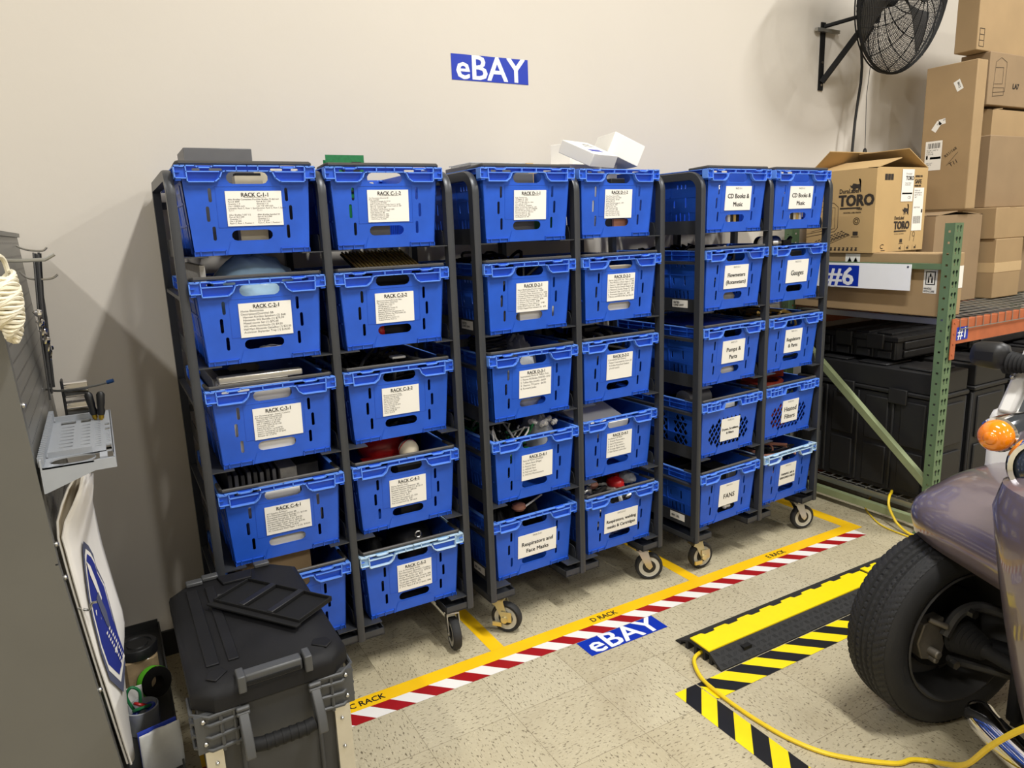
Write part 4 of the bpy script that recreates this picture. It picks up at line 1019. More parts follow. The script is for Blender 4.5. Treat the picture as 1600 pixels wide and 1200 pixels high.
# ------------------------------------------------------------------ cable ramp and cords
def ramp(label, x0, x1, solid_end):
    t = thing('cable_ramp', label, 'cable ramp', (0, 0, 0), 0, 'cable ramp sections laid end to end')
    prof = [(-.203, .0002), (-.203, .006), (-.140, .045), (-.048, .045), (.030, .008), (.036, .0002), (.004, .0002), (.004, .014), (-.020, .024), (-.020, .0002), (-.034, .0002), (-.034, .034), (-.066, .034), (-.066, .0002),
            (-.078, .0002), (-.078, .034), (-.110, .034), (-.110, .0002), (-.122, .0002), (-.122, .034), (-.142, .034), (-.142, .0002), (-.156, .0002), (-.156, .022), (-.180, .010), (-.180, .0002)]
    mb = MB(); mb.prism(prof, x0, x1, 'x')
    # diamond plate tread on the near slope
    n = int((x1-x0)/.030)
    for i in range(n):
        for j in range(3):
            x = x0+.022+i*.030+(j % 2)*.015; s = (j+.6)/3.4; y = -.203+.063*s; z = .006+.039*s
            for q in (-.004, .002, .008):
                sg = 1 if (i+j) % 2 else -1
                mb.hexa([(x+q-.0055, y-.006*sg, z-.0037*sg), (x+q-.0035, y-.006*sg, z-.0037*sg), (x+q+.0055, y+.006*sg, z+.0037*sg), (x+q+.0035, y+.006*sg, z+.0037*sg)],
                        [(x+q-.0055, y-.006*sg-.001, z-.0037*sg+.0007), (x+q-.0035, y-.006*sg-.001, z-.0037*sg+.0007), (x+q+.0055, y+.006*sg-.001, z+.0037*sg+.0007), (x+q+.0035, y+.006*sg-.001, z+.0037*sg+.0007)])
    mb.build('ramp_base', 'rubber', t)
    # yellow hinged lid with castellated back edge
    pts = [(x0+.0, -.141), (x1-.004, -.141)]; k = 8; st = (x1-x0)/k
    top = []
    for i in range(k):
        xa, xb = x0+i*st, x0+(i+1)*st
        a, b = (-.040, -.052) if True else (0, 0)
        top += [(xa+.004 if i == 0 else xa, a), (xa+st*.48, a), (xa+st*.54, b), (xb-.006, b)]
    top = [(min(max(x, x0), x1-.004), y) for x, y in top]
    m2 = MB(); m2.prism(pts+top[::-1], .0455, .0505, 'z'); m2.build('ramp_lid', 'hazard_yellow', t)
    for xn in (x0+.14, x1-.18): MB().box(xn, xn+.04, -.178, -.158, .0215, .035).build('lid_notch', 'black_matte', t)
ramp('black cable ramp with a yellow lid, the section nearest the blue floor sign', 1.042, 2.035, False)
ramp('black cable ramp with a yellow lid, the section running behind the tyre', 2.045, 2.62, False)
def smooth(pts, n=6):
    pts = [Vector(p) for p in pts]; out = []
    for i in range(len(pts)-1):
        p0 = pts[max(i-1, 0)]; p1 = pts[i]; p2 = pts[i+1]; p3 = pts[min(i+2, len(pts)-1)]
        for j in range(n):
            t = j/n; out.append(.5*((2*p1)+(p2-p0)*t+(2*p0-5*p1+4*p2-p3)*t*t+(3*p1-p0-3*p2+p3)*t**3))
    out.append(pts[-1]); return out
tag(MB().tube(smooth([(1.20, -.094, .012), (1.10, -.094, .012), (1.045, -.092, .016), (.995, -.115, .012), (.950, -.200, .0075), (.938, -.300, .0075), (.936, -.37, .0075), (.94, -.46, .0075), (.955, -.56, .0075), (.99, -.655, .0075), (1.05, -.73, .0075), (1.13, -.80, .0075), (1.18, -.815, .0085), (1.215, -.85, .012), (1.19, -.90, .05), (1.10, -1.0, .16), (1.0, -1.10, .33), (.925, -1.20, .475), (.89, -1.29, .56), (.955, -1.42, .61)]), .0072, 8).build('extension_cable', 'cable_yellow'),
    'yellow extension cord curving across the floor from the cable ramp', 'cord')
tag(MB().tube(smooth([(2.79, .30, .146), (2.745, .275, .150), (2.70, .255, .150), (2.668, .235, .115), (2.66, .205, .07), (2.655, .17, .035), (2.65, .10, .0085), (2.66, .0, .007), (2.76, -.10, .007)]), .0065, 8).build('extension_cable', 'cable_yellow'),
    'yellow cord draped over the low brace of the green rack', 'cord')
tag(MB().tube(smooth([(2.95, .52, .005), (2.80, .45, .005), (2.70, .34, .005), (2.64, .24, .005), (2.625, .12, .005), (2.64, -.02, .005), (2.80, -.16, .005)]), .004, 6).build('extension_cable', 'cable_yellow'),
    'thin yellow cord lying on the floor under the green rack', 'cord')

# ------------------------------------------------------------------ rolling tool box
tb = thing('rolling_toolbox', 'dark grey rolling tool box with black lid, front handle and aluminium corner rails', 'tool box', (-.457, .055, 0))
TX0, TX1, TY0, TY1 = -.185, .180, -.300, .310
def chamf(x0, x1, y0, y1, c): return [(x0+c, y0), (x1-c, y0), (x1, y0+c), (x1, y1-c), (x1-c, y1), (x0+c, y1), (x0, y1-c), (x0, y0+c)]
mb = MB()
lo = chamf(TX0+.030, TX1-.030, TY0+.030, TY1-.03, .02); hi = chamf(TX0+.012, TX1-.012, TY0+.012, TY1-.012, .03)
vs = [(a, b, .07) for a, b in lo]+[(a, b, .518) for a, b in hi]; n = 8
mb.add(vs, [list(range(n))[::-1], list(range(n, 2*n))]+[(i, (i+1) % n, n+(i+1) % n, n+i) for i in range(n)])
mb.box(-.095, -.085, TY0+.010, TY0+.03, .10, .50); mb.box(.085, .095, TY0+.010, TY0+.03, .10, .50)
mb.build('box_body', 'toolbox_grey', tb, bevel=.004)
mb = MB(); A = chamf(TX0, TX1, TY0, TY1, .045); B = chamf(TX0+.022, TX1-.022, TY0+.022, TY1-.022, .050); Bm = chamf(TX0+.004, TX1-.004, TY0+.004, TY1-.004, .046)
vs = [(a, b, .519) for a, b in A]+[(a, b, .548) for a, b in A]+[(a, b, .562) for a, b in Bm]+[(a, b, .578) for a, b in B]
fs = [list(range(8))[::-1], list(range(24, 32))]
for k in range(3): fs += [(8*k+i, 8*k+(i+1) % 8, 8*k+8+(i+1) % 8, 8*k+8+i) for i in range(8)]
mb.add(vs, fs)
mb.box(TX0+.045, TX0+.075, TY0+.10, TY1-.08, .5775, .583); mb.box(TX0+.095, TX0+.120, TY0+.10, TY1-.08, .5775, .583)
for s in (-1, 1): mb.prism([(s*.128, TY0+.03), (s*.148, TY0+.05), (s*.140, TY0+.075), (s*.110, TY0+.082), (s*.098, TY0+.060)], .5775, .582)
mb.prism([(-.05, TY1-.035), (.05, TY1-.035), (.04, TY1-.09), (-.04, TY1-.09)], .5775, .586)
mb.build('lid', 'lid_black', tb, bevel=.004)
mb = MB(); mb.box(-.072, .062, TY0-.002, TY0+.030, .560, .590); mb.build('lid_latch', 'clip_grey', tb, bevel=.005)
for x in (-.086, .066):
    MB().box(x, x+.018, TY0-.010, TY0+.034, .552, .594).build('latch_bracket', 'clip_grey', tb, bevel=.003)
tag(MB().box(-.066, .056, TY0-.006, TY0-.0015, .566, .574).build('latch_recess', 'black_matte', tb), 'dark slot in the latch')
for (x, y, w, d) in ((-.055, .10, .070, .014), (-.065, .145, .070, .014)):
    MB().box(x, x+w, y, y+d, .578, .585).build('lid_rib', 'clip_grey', tb, bevel=.002)
for (x, y) in ((-.135, TY1-.05), (-.090, TY1-.035), (.06, TY1-.03)):
    MB().box(x, x+.045, y, y+.028, .578, .590).build('hinge_clip', 'clip_grey', tb, bevel=.003)
# bumper grilles at the front corners
for s in (-1, 1):
    mb = MB(); xe = TX1 if s > 0 else TX0
    for z in (.430, .462, .494, .515):
        mb.tube([(xe-s*.10, TY0+.006, z), (xe-s*.030, TY0-.001, z), (xe+s*.004, TY0+.030, z), (xe+s*.004, TY0+.10, z)], .0045, 6)
    for x, y in ((xe-s*.085, TY0+.006), (xe-s*.055, TY0+.003), (xe+s*.003, TY0+.06)): mb.tube([(x, y, .42), (x, y, .518)], .0045, 6)
    mb.box(min(xe-s*.09, xe+s*.0), max(xe-s*.09, xe+s*.0), TY0+.006, TY0+.02, .425, .518)
    for z in (.447, .504): mb.ball((xe-s*.018, TY0+.006, z), .006, 8, 6, 1)
    mb.build('corner_bumper', ['clip_grey', 'steel'], tb)
    mb = MB(); mb.box(min(xe-s*.020, xe-s*.052), max(xe-s*.020, xe-s*.052), TY0+.006, TY0+.020, .075, .425); mb.box(min(xe-s*.014, xe-s*.020), max(xe-s*.014, xe-s*.020), TY0+.006, TY0+.045, .075, .425)
    for z in (.12, .22, .31, .39): mb.ball((xe-s*.036, TY0+.004, z), .005, 8, 6, 1)
    tag(mb.build('corner_rail', ['aluminium', 'steel'], tb), 'aluminium rail')
mb = MB(); mb.tube([(-.072, TY0-.034, .432), (-.05, TY0-.038, .430), (.045, TY0-.038, .430), (.068, TY0-.034, .432)], .0165, 10)
for i in range(6): mb.tube([(-.045+i*.018, TY0-.038, .430), (-.038+i*.018, TY0-.038, .430)], .0180, 10)
tag(mb.build('handle_grip', 'black_matte', tb), 'black ribbed grip')
for x in (-.093, .073):
    mb = MB(); mb.prism([(TY0+.010, .505), (TY0-.006, .505), (TY0-.052, .450), (TY0-.056, .412), (TY0-.040, .404), (TY0-.018, .420), (TY0+.010, .47)], x, x+.022, 'x')
    for zz in (.500, .512): mb.cyl((x-.004, TY0-.004, zz), (x+.026, TY0-.004, zz), .006, 8)
    mb.build('handle_bracket', 'clip_grey', tb, bevel=.003)
for x in (-.178, .178):
    mb = MB(); TT = Matrix.Translation((x, -.06, .092)) @ Matrix.Rotation(PI/2, 4, 'Y')
    mb.lathe([(.02, -.02), (.06, -.018), (.085, -.02), (.0915, -.012), (.0915, .012), (.085, .02), (.06, .018), (.02, .02)], 28, T=TT); mb.build('wheel', 'rubber', tb)
mb = MB(); 
for s in (-1, 1): mb.box(min(s*.10, s*.15), max(s*.10, s*.15), TY1-.10, TY1-.04, .0005, .075); mb.box(min(s*.10, s*.15), max(s*.10, s*.15), TY0+.04, TY0+.09, .0005, .075)
for s in (-1, 1):
    MB().box(min(s*.10, s*.148), max(s*.10, s*.148), TY1-.10, TY1-.04, .0005, .0705).build('foot', 'black_plastic', tb); MB().box(min(s*.10, s*.148), max(s*.10, s*.148), TY0+.04, TY0+.09, .0005, .0705).build('foot', 'black_plastic', tb)
# black divider insert lying on the lid
def insert(label):
    a = math.atan2(-.028-.219, -.263+.438)
    t = thing('divided_organizer', label, 'organizer lid', (-.398, .065, .5925), a)
    w, d = .151, .066; mb = MB(); mb.box(-w, w, -d, d, 0, .004)
    for y in (-d, d-.004): mb.box(-w, w, y, y+.004, .004, .014)
    for x in (-w, w-.004): mb.box(x, x+.004, -d+.004, d-.004, .004, .014)
    mb.box(-w-.006, w+.006, -d-.018, -d, 0, .006)
    mb.build('tray', 'black_matte', t, bevel=.0015)
    for x in (-.052, .048): MB().box(x-.010, x+.010, -d+.004, d-.004, .004, .016).build('divider', 'black_plastic', t, bevel=.002)
insert('flat black divided organizer lid lying askew on the tool box')

# ------------------------------------------------------------------ pegboard cart at the left
def perforated():
    m = mat('perforated_steel', (122, 120, 114), 0.38, 0.35, var=0.03, scale=5); nt = m.node_tree; N = nt.nodes; L = nt.links; b = N['Principled BSDF']
    tc = N.new('ShaderNodeTexCoord'); sp = N.new('ShaderNodeSeparateXYZ'); L.new(tc.outputs['Object'], sp.inputs[0])
    def mm(op, a, c=None):
        n = N.new('ShaderNodeMath'); n.operation = op
        for i, v in enumerate((a, c)):
            if v is None: continue
            if isinstance(v, (int, float)): n.inputs[i].default_value = v
            else: L.new(v, n.inputs[i])
        return n.outputs[0]
    fy = mm('FRACT', mm('MULTIPLY', sp.outputs[1], 1/.0254)); fz = mm('FRACT', mm('MULTIPLY', sp.outputs[2], 1/.0381))
    a = mm('LESS_THAN', mm('ABSOLUTE', mm('SUBTRACT', fy, .5)), .24); c = mm('LESS_THAN', mm('ABSOLUTE', mm('SUBTRACT', fz, .5)), .075)
    hole = mm('MULTIPLY', a, c)
    src = b.inputs['Base Color'].links[0].from_socket
    mx = N.new('ShaderNodeMix'); mx.data_type = 'RGBA'; L.new(hole, mx.inputs[0]); L.new(src, mx.inputs[6]); mx.inputs[7].default_value = lin((46, 45, 43)); L.new(mx.outputs[2], b.inputs['Base Color'])
perforated()
pc_ = thing('pegboard_cart', 'tall grey perforated steel A-frame tool cart at the left edge', 'tool cart', (-1.10, .475, 0))
PL = Vector((-1.10, .475, 0))
def pb(mb, name, m, **k):
    mb.v = [p-PL for p in mb.v]; return mb.build(name, m, pc_, **k)
def px_(z): return -.866-(z-.86)*.0419 if z > .86 else -.800-(z-.17)*.0957
YN, YF = 0.0, .955
for s in (1, -1):
    def X_(z): return px_(z) if s > 0 else -2.2-px_(z)
    for (za, zb) in ((.862, 1.60), (.17, .858)):
        mb = MB(); o = .003*s
        mb.hexa([(X_(za)-o, YN, za), (X_(za), YN, za), (X_(za), YF, za), (X_(za)-o, YF, za)], [(X_(zb)-o, YN, zb), (X_(zb), YN, zb), (X_(zb), YF, zb), (X_(zb)-o, YF, zb)])
        pb(mb, 'perforated_panel', 'perforated_steel')
    # folded edge strip with rivets along the near end
    mb = MB()
    for (za, zb) in ((.862, 1.60), (.17, .858)):
        o = .006*s
        mb.hexa([(X_(za), YN-.004, za), (X_(za)+o, YN-.004, za), (X_(za)+o, YN+.028, za), (X_(za), YN+.028, za)], [(X_(zb), YN-.004, zb), (X_(zb)+o, YN-.004, zb), (X_(zb)+o, YN+.028, zb), (X_(zb), YN+.028, zb)])
        for z in (za+.04, (za+zb)/2, zb-.04): mb.ball((X_(z)+o*1.3, YN+.014, z), .007, 8, 6, 1)
    pb(mb, 'edge_strip', ['pegboard_grey', 'steel'])
for y in (YN-.004, YF):
    mb = MB(); z_ = (.17, .86, 1.60)
    poly = [(px_(z), z) for z in z_]+[(-2.2-px_(z), z) for z in z_[::-1]]
    mb.prism(poly, y, y+.004, 'y'); pb(mb, 'end_panel', 'pegboard_grey')
mb = MB(); mb.box(-1.31, -.89, YN, YF, 1.60, 1.612); pb(mb, 'top_cap', 'pegboard_grey')
mb = MB(); mb.box(-1.535, -.667, YN-.01, .962, .155, .162); mb.box(-.672, -.667, YN-.01, .962, .162, .182); mb.box(-1.535, -1.53, YN-.01, .962, .162, .182); mb.box(-1.53, -.672, .957, .962, .162, .195); mb.box(-1.53, -.672, YN-.01, YN-.006, .162, .182)
for x, y in ((-.745, .83), (-.70, .86), (-.745, .73), (-.70, .76)): mb.ball((x, y, .162), .009, 10, 6, sc=(1, 1, .4))
pb(mb, 'base_tray', 'tray_grey')
for x in (-1.46, -.76):
    for y in (.10, .86):
        mb = MB(); TT = Matrix.Translation((x, y, .0625)) @ Matrix.Rotation(PI/2, 4, 'X'); mb.lathe([(.01, -.015), (.055, -.015), (.0622, -.008), (.0622, .008), (.055, .015), (.01, .015)], 20, T=TT); mb.box(x-.02, x+.02, y-.024, y-.018, .05, .155); mb.box(x-.02, x+.02, y+.018, y+.024, .05, .155); mb.box(x-.03, x+.03, y-.03, y+.03, .148, .155)
        pb(mb, 'caster', 'rubber')
# hooks
def hook(label, pts, r, m='steel'):
    return tag(MB().tube(smooth(pts, 5), r, 8).build('peg_hook', m), label, 'hook')
hook('long pale hook with an upturned tip near the top of the cart', [(-.888, .10, 1.55), (-.86, .10, 1.541), (-.80, .10, 1.540), (-.79, .10, 1.541), (-.772, .10, 1.551)], .0045, 'wire_grey')
hook('chrome hook carrying the dark rods', [(-.893, .80, 1.575), (-.870, .80, 1.562), (-.83, .80, 1.556), (-.815, .80, 1.566)], .003)
hook('chrome hook just under the hook with the dark rods', [(-.888, .70, 1.50), (-.865, .70, 1.478), (-.815, .70, 1.475), (-.795, .70, 1.486)], .003)
hook('chrome hook with blue rubber tips beside the sockets', [(-.878, .75, 1.14), (-.84, .72, 1.135), (-.76, .70, 1.140), (-.705, .69, 1.150)], .0035)
hook('bent wire hook beside the white sack near the cart edge', [(-.842, .05, .72), (-.82, .04, .713), (-.812, .035, .73), (-.80, .03, .733)], .003)
tag(MB().cyl((-.712, .692, 1.1485), (-.694, .688, 1.153), .0062, 10).build('rubber_tip', 'tip_blue'), 'blue rubber tip on the chrome double hook', 'hook tip')
# rope hank
rp = thing('rope_hank', 'hank of white braided rope hanging at the top of the cart', 'rope', (-.862, -.062, 1.53))
mb = MB(); rn = random.Random(3)
for i in range(26):
    s = i/25; zc = -.02-.125*s; rx = .020*math.sin(PI*min(1, .22+s*.80))**.6+.005; ry = .045*math.sin(PI*min(1, .2+s*.78))**.6+.01; tl = .35
    mb.tube([(rx*math.cos(a)+.004*s, ry*math.sin(a), zc+tl*rx*math.cos(a)+.006*math.sin(a*2+i)) for a in [2*PI*j/20 for j in range(20)]], .0046, 6, closed=True)
mb.build('coils', 'rope_white', rp)
MB().tube(smooth([(-.012, -.03, -.03), (-.008, -.02, .016), (0, 0, .024), (.006, .03, .012), (.01, .04, -.03)]), .0050, 7).build('loop', 'rope_white', rp)
for i in range(9):
    y = .60+.028*i; r = .0026+.0012*(i % 3)
    tag(MB().tube([(-.846+.004*(i % 4), .70+.012*i, 1.552-.003*(i % 3)), (-.856+.003*(i % 3), y, 1.35), (-.862, y+.01, 1.13+.02*(i % 4))], r, 6).build('steel_rod', 'black_plastic' if i % 2 else 'dark_grey'),
        'thin dark rod hanging in a bundle at the far end of the cart', 'rod', 'dark rods hanging from the cart hook')
for i in range(5):
    tag(MB().tube([(-.855, .46+.05*i, 1.40-.03*i), (-.842, .465+.05*i, 1.385-.03*i), (-.848, .47+.05*i, 1.36-.03*i)], .004, 6).ball((-.845, .465+.05*i, 1.395-.03*i), .010, 8, 6, jit=.3, seed=i).build('chrome_clip', 'chrome'),
        'shiny chrome clip hanging in a row under the rope', 'clip', 'chrome clips under the rope')
for i, z in enumerate((1.122, 1.062)):
    s = thing('pipe_clamp', 'chrome ring clamp on a dark hanger, %s of the pair' % ('upper' if i == 0 else 'lower'), 'clamp', (-.80, .80, z))
    mb = MB(); TT = Matrix.Rotation(PI/2, 4, 'Y'); mb.lathe([(.020, -.032), (.026, -.032), (.026, .032), (.020, .032), (.020, -.032)], 24, T=TT); mb.build('ring', 'chrome', s)
    MB().box(-.040, -.034, -.028, .028, -.034, .034).build('back_plate', 'black_plastic', s, bevel=.002)
# moulded tool holder
th_ = thing('tool_holder', 'light grey moulded tool holder with round and square holes on the cart', 'tool holder', (-.788, .28, 1.085))
holes = [stadium(-.012, -.241, .092, .064, 8)]
for i in range(2):
    x = (-.030, .012)[i]
    holes += [rect(x, -.165, (.034, .022)[i], .045), rect(x, .165, (.036, .024)[i], .040)]
    for k in range(7): holes.append(stadium(x, -.115+k*.037, (.032, .022)[i], .012, 4))
for k in range(15): holes.append(stadium(.040, -.15+k*.023, .014, .007, 3))
holes += [rect(.050, -.240, .016, .045), rect(.062, -.195, .012, .025), rect(.062, -.165, .012, .035), rect(.062, .03, .011, .028), rect(.062, .085, .011, .028), rect(.040, .245, .014, .03), stadium(-.02, .235, .06, .03, 6)]
for k in range(8): holes.append(stadium(.062, -.12+k*.017, .011, .005, 3))
mb = MB(); plate(mb, [(-.070, -.285), (.030, -.285), (.040, -.275), (.072, -.275), (.072, .27), (-.070, .27)], holes, lambda u, v, d: (u, v, d), .004)
mb.box(.070, .074, -.275, .27, -.022, .004); mb.prism([(-.070, -.055), (.03, -.020), (.074, -.020), (.074, .004), (-.070, .004)], -.285, -.281, 'y'); mb.prism([(-.070, -.055), (.03, -.020), (.074, -.020), (.074, .004), (-.070, .004)], .27, .274, 'y')
mb.box(-.062, .028, -.205, -.198, .004, .018); mb.box(-.062, .028, .192, .199, .004, .018); mb.box(-.074, -.070, -.285, .274, -.055, .022)
for k in range(28): mb.box(-.078, -.066, -.272+k*.0193, -.265+k*.0193, .004, .026)
mb.build('holder_body', 'holder_grey', th_, fix=True)
for i, (x, y, a) in enumerate(((-.738, .425, .10), (-.752, .440, -.12))):
    s = thing('screwdriver', 'black handled screwdriver in the grey holder, %s of the two' % ('front' if i == 0 else 'rear'), 'screwdriver', (x, y, 1.092), 0, 'screwdrivers in the grey holder')
    s.rotation_euler = (0, a, 0)
    MB().lathe([(0, .078), (.006, .077), (.0105, .070), (.0100, .045), (.0085, .032), (.0105, .022), (.0085, .012), (0, .012)], 14).build('handle', 'black_plastic', s)
    MB().lathe([(0.004, -.05), (.0035, .0), (.007, .001), (.0075, .012), (0, .013)], 10).build('shank', 'brass', s)
# white cloth sack hanging on the cart
sk = thing('cloth_sack', 'white cloth sack with a blue oval emblem hanging on the cart', 'sack', (-.815, .12, .62))
SL = Vector((-.815, .12, .62))
L1 = [(-0.797, 0.05, 1.049), (-0.819, 0.05, 1.019), (-0.845, 0.05, 0.963), (-0.856, 0.05, 0.921), (-0.852, 0.05, 0.853), (-0.846, 0.05, 0.772), (-0.828, 0.05, 0.577), (-0.816, 0.05, 0.458), (-0.805, 0.05, 0.353), (-0.796, 0.05, 0.27)]
L2 = [(-0.785, 0.045, 1.05), (-0.801, 0.045, 1.003), (-0.832, 0.045, 0.948), (-0.847, 0.045, 0.92), (-0.845, 0.045, 0.88), (-0.839, 0.045, 0.785), (-0.822, 0.045, 0.593), (-0.807, 0.045, 0.459), (-0.797, 0.045, 0.35), (-0.788, 0.045, 0.268)]
R_ = [(-.787, .26, .986), (-.782, .26, .853), (-.779, .26, .789), (-.766, .26, .659), (-.757, .26, .556), (-.775, .26, .449), (-.785, .26, .337), (-.785, .24, .20)]
def resample(pts, n=20):
    sm = smooth(pts, 8); L = [0]
    for a, b in zip(sm[:-1], sm[1:]): L.append(L[-1]+(b-a).length)
    out = []
    for i in range(n+1):
        t = L[-1]*i/n; k = max(j for j in range(len(L)) if L[j] <= t+1e-9); k = min(k, len(sm)-2); f = (t-L[k])/max(1e-9, L[k+1]-L[k]); out.append(sm[k].lerp(sm[k+1], f))
    return out
l1, l2, rr = resample(L1), resample(L2), resample(R_)
def front(i, j):
    k = round(i*20); p = l2[k].lerp(rr[k], j); p = p+Vector((.012, -.006, 0))*math.sin(PI*j)*(1+.5*math.sin(9*i+3*j)); return p-SL
def back(i, j):
    k = round(i*20); p = l1[k].lerp(rr[k]+Vector((-.004, .004, 0)), j); p = p+Vector((-.004, .004, 0))*math.sin(PI*j); return p-SL
MB().grid(front, 20, 10).build('front_cloth', 'canvas', sk, fix=False, solid=.0015); MB().grid(back, 20, 10).build('back_cloth', 'canvas_inside', sk, fix=False, solid=.0015)
MB().tube([p-SL for p in l1], .0028, 6).tube([p-SL for p in l2], .0028, 6).build('hem', 'canvas', sk)
LO = [(-0.828, 0.109, 0.865), (-0.82, 0.134, 0.842), (-0.813, 0.153, 0.81), (-0.809, 0.154, 0.776), (-0.799, 0.173, 0.72), (-0.796, 0.167, 0.669), (-0.796, 0.155, 0.606), (-0.8, 0.183, 0.483), (-0.809, 0.111, 0.441), (-0.814, 0.062, 0.509), (-0.82, 0.058, 0.584), (-0.826, 0.065, 0.681), (-0.829, 0.073, 0.739), (-0.83, 0.088, 0.809), (-0.83, 0.097, 0.849)]
SURF = [front(i/40, j/40) for i in range(0, 41, 2) for j in range(41)]+[front((i+.01)/20, j/40).lerp(front((i+1)/20, j/40), q) for i in range(20) for j in range(41) for q in (.25, .5, .75)]
def push(p, d):
    q = Vector(p)-SL; ray = Vector((.9, -.43, 0)).normalized()
    best = min(SURF, key=lambda s: ((s-q)-ray*((s-q).dot(ray))).length)
    return q+ray*((best-q).dot(ray)+.0055+d)
def fan_(pts, mi):
    n = len(pts); c = sum(pts, Vector())/n; mids = [c.lerp(p, .5) for p in pts]
    mb.add([c]+mids+list(pts), [(0, 1+i, 1+(i+1) % n) for i in range(n)]+[(1+i, 1+n+i, 1+n+(i+1) % n, 1+(i+1) % n) for i in range(n)], mi)
cen = sum((Vector(p) for p in LO), Vector())/len(LO)
mb = MB()
def ring_(pts, d, mi):
    n = len(pts); rs = [[push(cen.lerp(Vector(p), k), d) for p in pts] for k in (1, .66, .33)]; c = push(cen, d)
    mb.add([q for r in rs for q in r]+[c], [(k*n+i, k*n+(i+1) % n, (k+1)*n+(i+1) % n, (k+1)*n+i) for k in (0, 1) for i in range(n)]+[(2*n+i, 2*n+(i+1) % n, 3*n) for i in range(n)], mi)
ring_([Vector(p) for p in LO], 0, 0)
sh = [cen.lerp(Vector(p), .88) for p in LO]; ring_(sh, .0008, 1)
sw = [cen.lerp(Vector(p), .80) for p in LO]; ring_(sw, .0016, 2)
U_ = Vector((.03, .08, 0)).normalized()
def mark(pts, mi): mb.add([push(cen+U_*u+Vector((0, 0, v))-U_*.0, .0032) for u, v in pts], [list(range(len(pts)))], mi)
mark([(-.026, .125), (-.010, .105), (.004, .060), (.010, .010), (.004, .0), (-.006, .045), (-.020, .085)], 1)
mark([(-.016, .020), (.0, .030), (.012, -.030), (.008, -.085), (-.004, -.060), (-.010, -.020)], 0)
rn = random.Random(2)
for k in range(11):
    v = -.075-.011*k; u = -.006+.0035*k
    mark([(u-.010, v), (u-.002, v+.002), (u-.003, v-.004), (u-.010, v-.006)], 1); mark([(u+.006, v+.004), (u+.014, v+.006), (u+.013, v+.0), (u+.006, v-.003)], 1)
tag(mb.build('printed_emblem', ['logo_outline', 'canvas', 'logo_blue'], sk, fix=False), 'blue printed emblem')
# things in the cart tray
ZT_ = .1628
j = thing('plastic_jar', 'square clear jar with a black screw lid in the cart tray', 'jar', (-.742, .585, ZT_))
MB().prism([(a*1, b) for a, b in chamf(-.052, .052, -.052, .052, .014)], 0, .115).build('jar_body', 'jar_plastic', j, bevel=.004)
mb = MB(); mb.lathe([(0, .150), (.030, .150), (.032, .146), (.040, .146), (.042, .150), (.054, .150), (.057, .146), (.057, .117), (.0, .117)], 36); mb.build('jar_lid', 'black_plastic', j)
mb = MB(); rn = random.Random(5)
for i in range(8): mb.tube([(rn.uniform(-.03, .03), rn.uniform(-.03, .03), .01+.011*i), (rn.uniform(-.03, .03), rn.uniform(-.03, .03), .014+.011*i)], .008, 6)
mb.build('contents', 'copper_pink', j)
j = thing('tape_roll', 'black roll with a bright green label in the cart tray', 'tape roll', (-.712, .482, ZT_+.060))
j.rotation_euler = (PI/2-.25, .1, .5)
MB().lathe([(.020, -.022), (.044, -.022), (.046, .022), (.020, .022), (.020, -.022)], 30).build('roll', 'black_matte', j)
mb = MB(); mb.lathe([(.0475, -.014), (.0485, -.012), (.0485, .012), (.0475, .014)], 30); mb.build('green_band', 'lime', j)
j = thing('cord_jar', 'open clear jar of coiled blue and green cords in the cart tray', 'jar', (-.752, .345, ZT_))
MB().lathe([(.0, .0005), (.042, .0005), (.045, .006), (.045, .074), (.042, .076), (.041, .07), (.041, .006), (0, .004)], 28).build('jar_body', 'clear_bag', j)
for i, (m, r) in enumerate((('blue_rubber', .030), ('blue_rubber', .026), ('blue_rubber', .032), ('green_rubber', .022), ('red_plastic', .016))):
    MB().tube([(r*math.cos(a), r*math.sin(a), .034+i*.011+.014*math.sin(a+i)) for a in [2*PI*q/20 for q in range(20)]], .0048, 7, closed=True).build('cord_coil', m, j)
MB().tube(smooth([(-.02, .01, .06), (-.035, .012, .11), (-.02, .012, .135), (.0, .012, .115), (-.004, .012, .07)]), .0045, 7).build('cord_coil', 'green_rubber', j)
tag(MB().box(-.800, -.7985, .375, .43, ZT_, .265).box(-.798, -.745, .418, .421, ZT_, .262).build('paper_card', 'white_paper'), 'pale printed card standing behind the jar of cords', 'card')
j = thing('document_bag', 'clear bag of white papers standing in the near end of the tray', 'bag', (-.7055, .125, ZT_+.0005))
j.rotation_euler = (0, 0, .22)
MB().box(-.060, .035, -.012, -.002, 0, .130).build('papers', 'white_paper', j); MB().box(-.062, .035, .002, .007, 0, .138).build('blue_folder', 'blue_rubber', j)
def film(i, q): return Vector((-.064+.102*i, -.018+.004*math.sin(9*i+4*q), .001+.140*q))
MB().grid(film, 10, 8).build('film', 'clear_bag', j, fix=False)
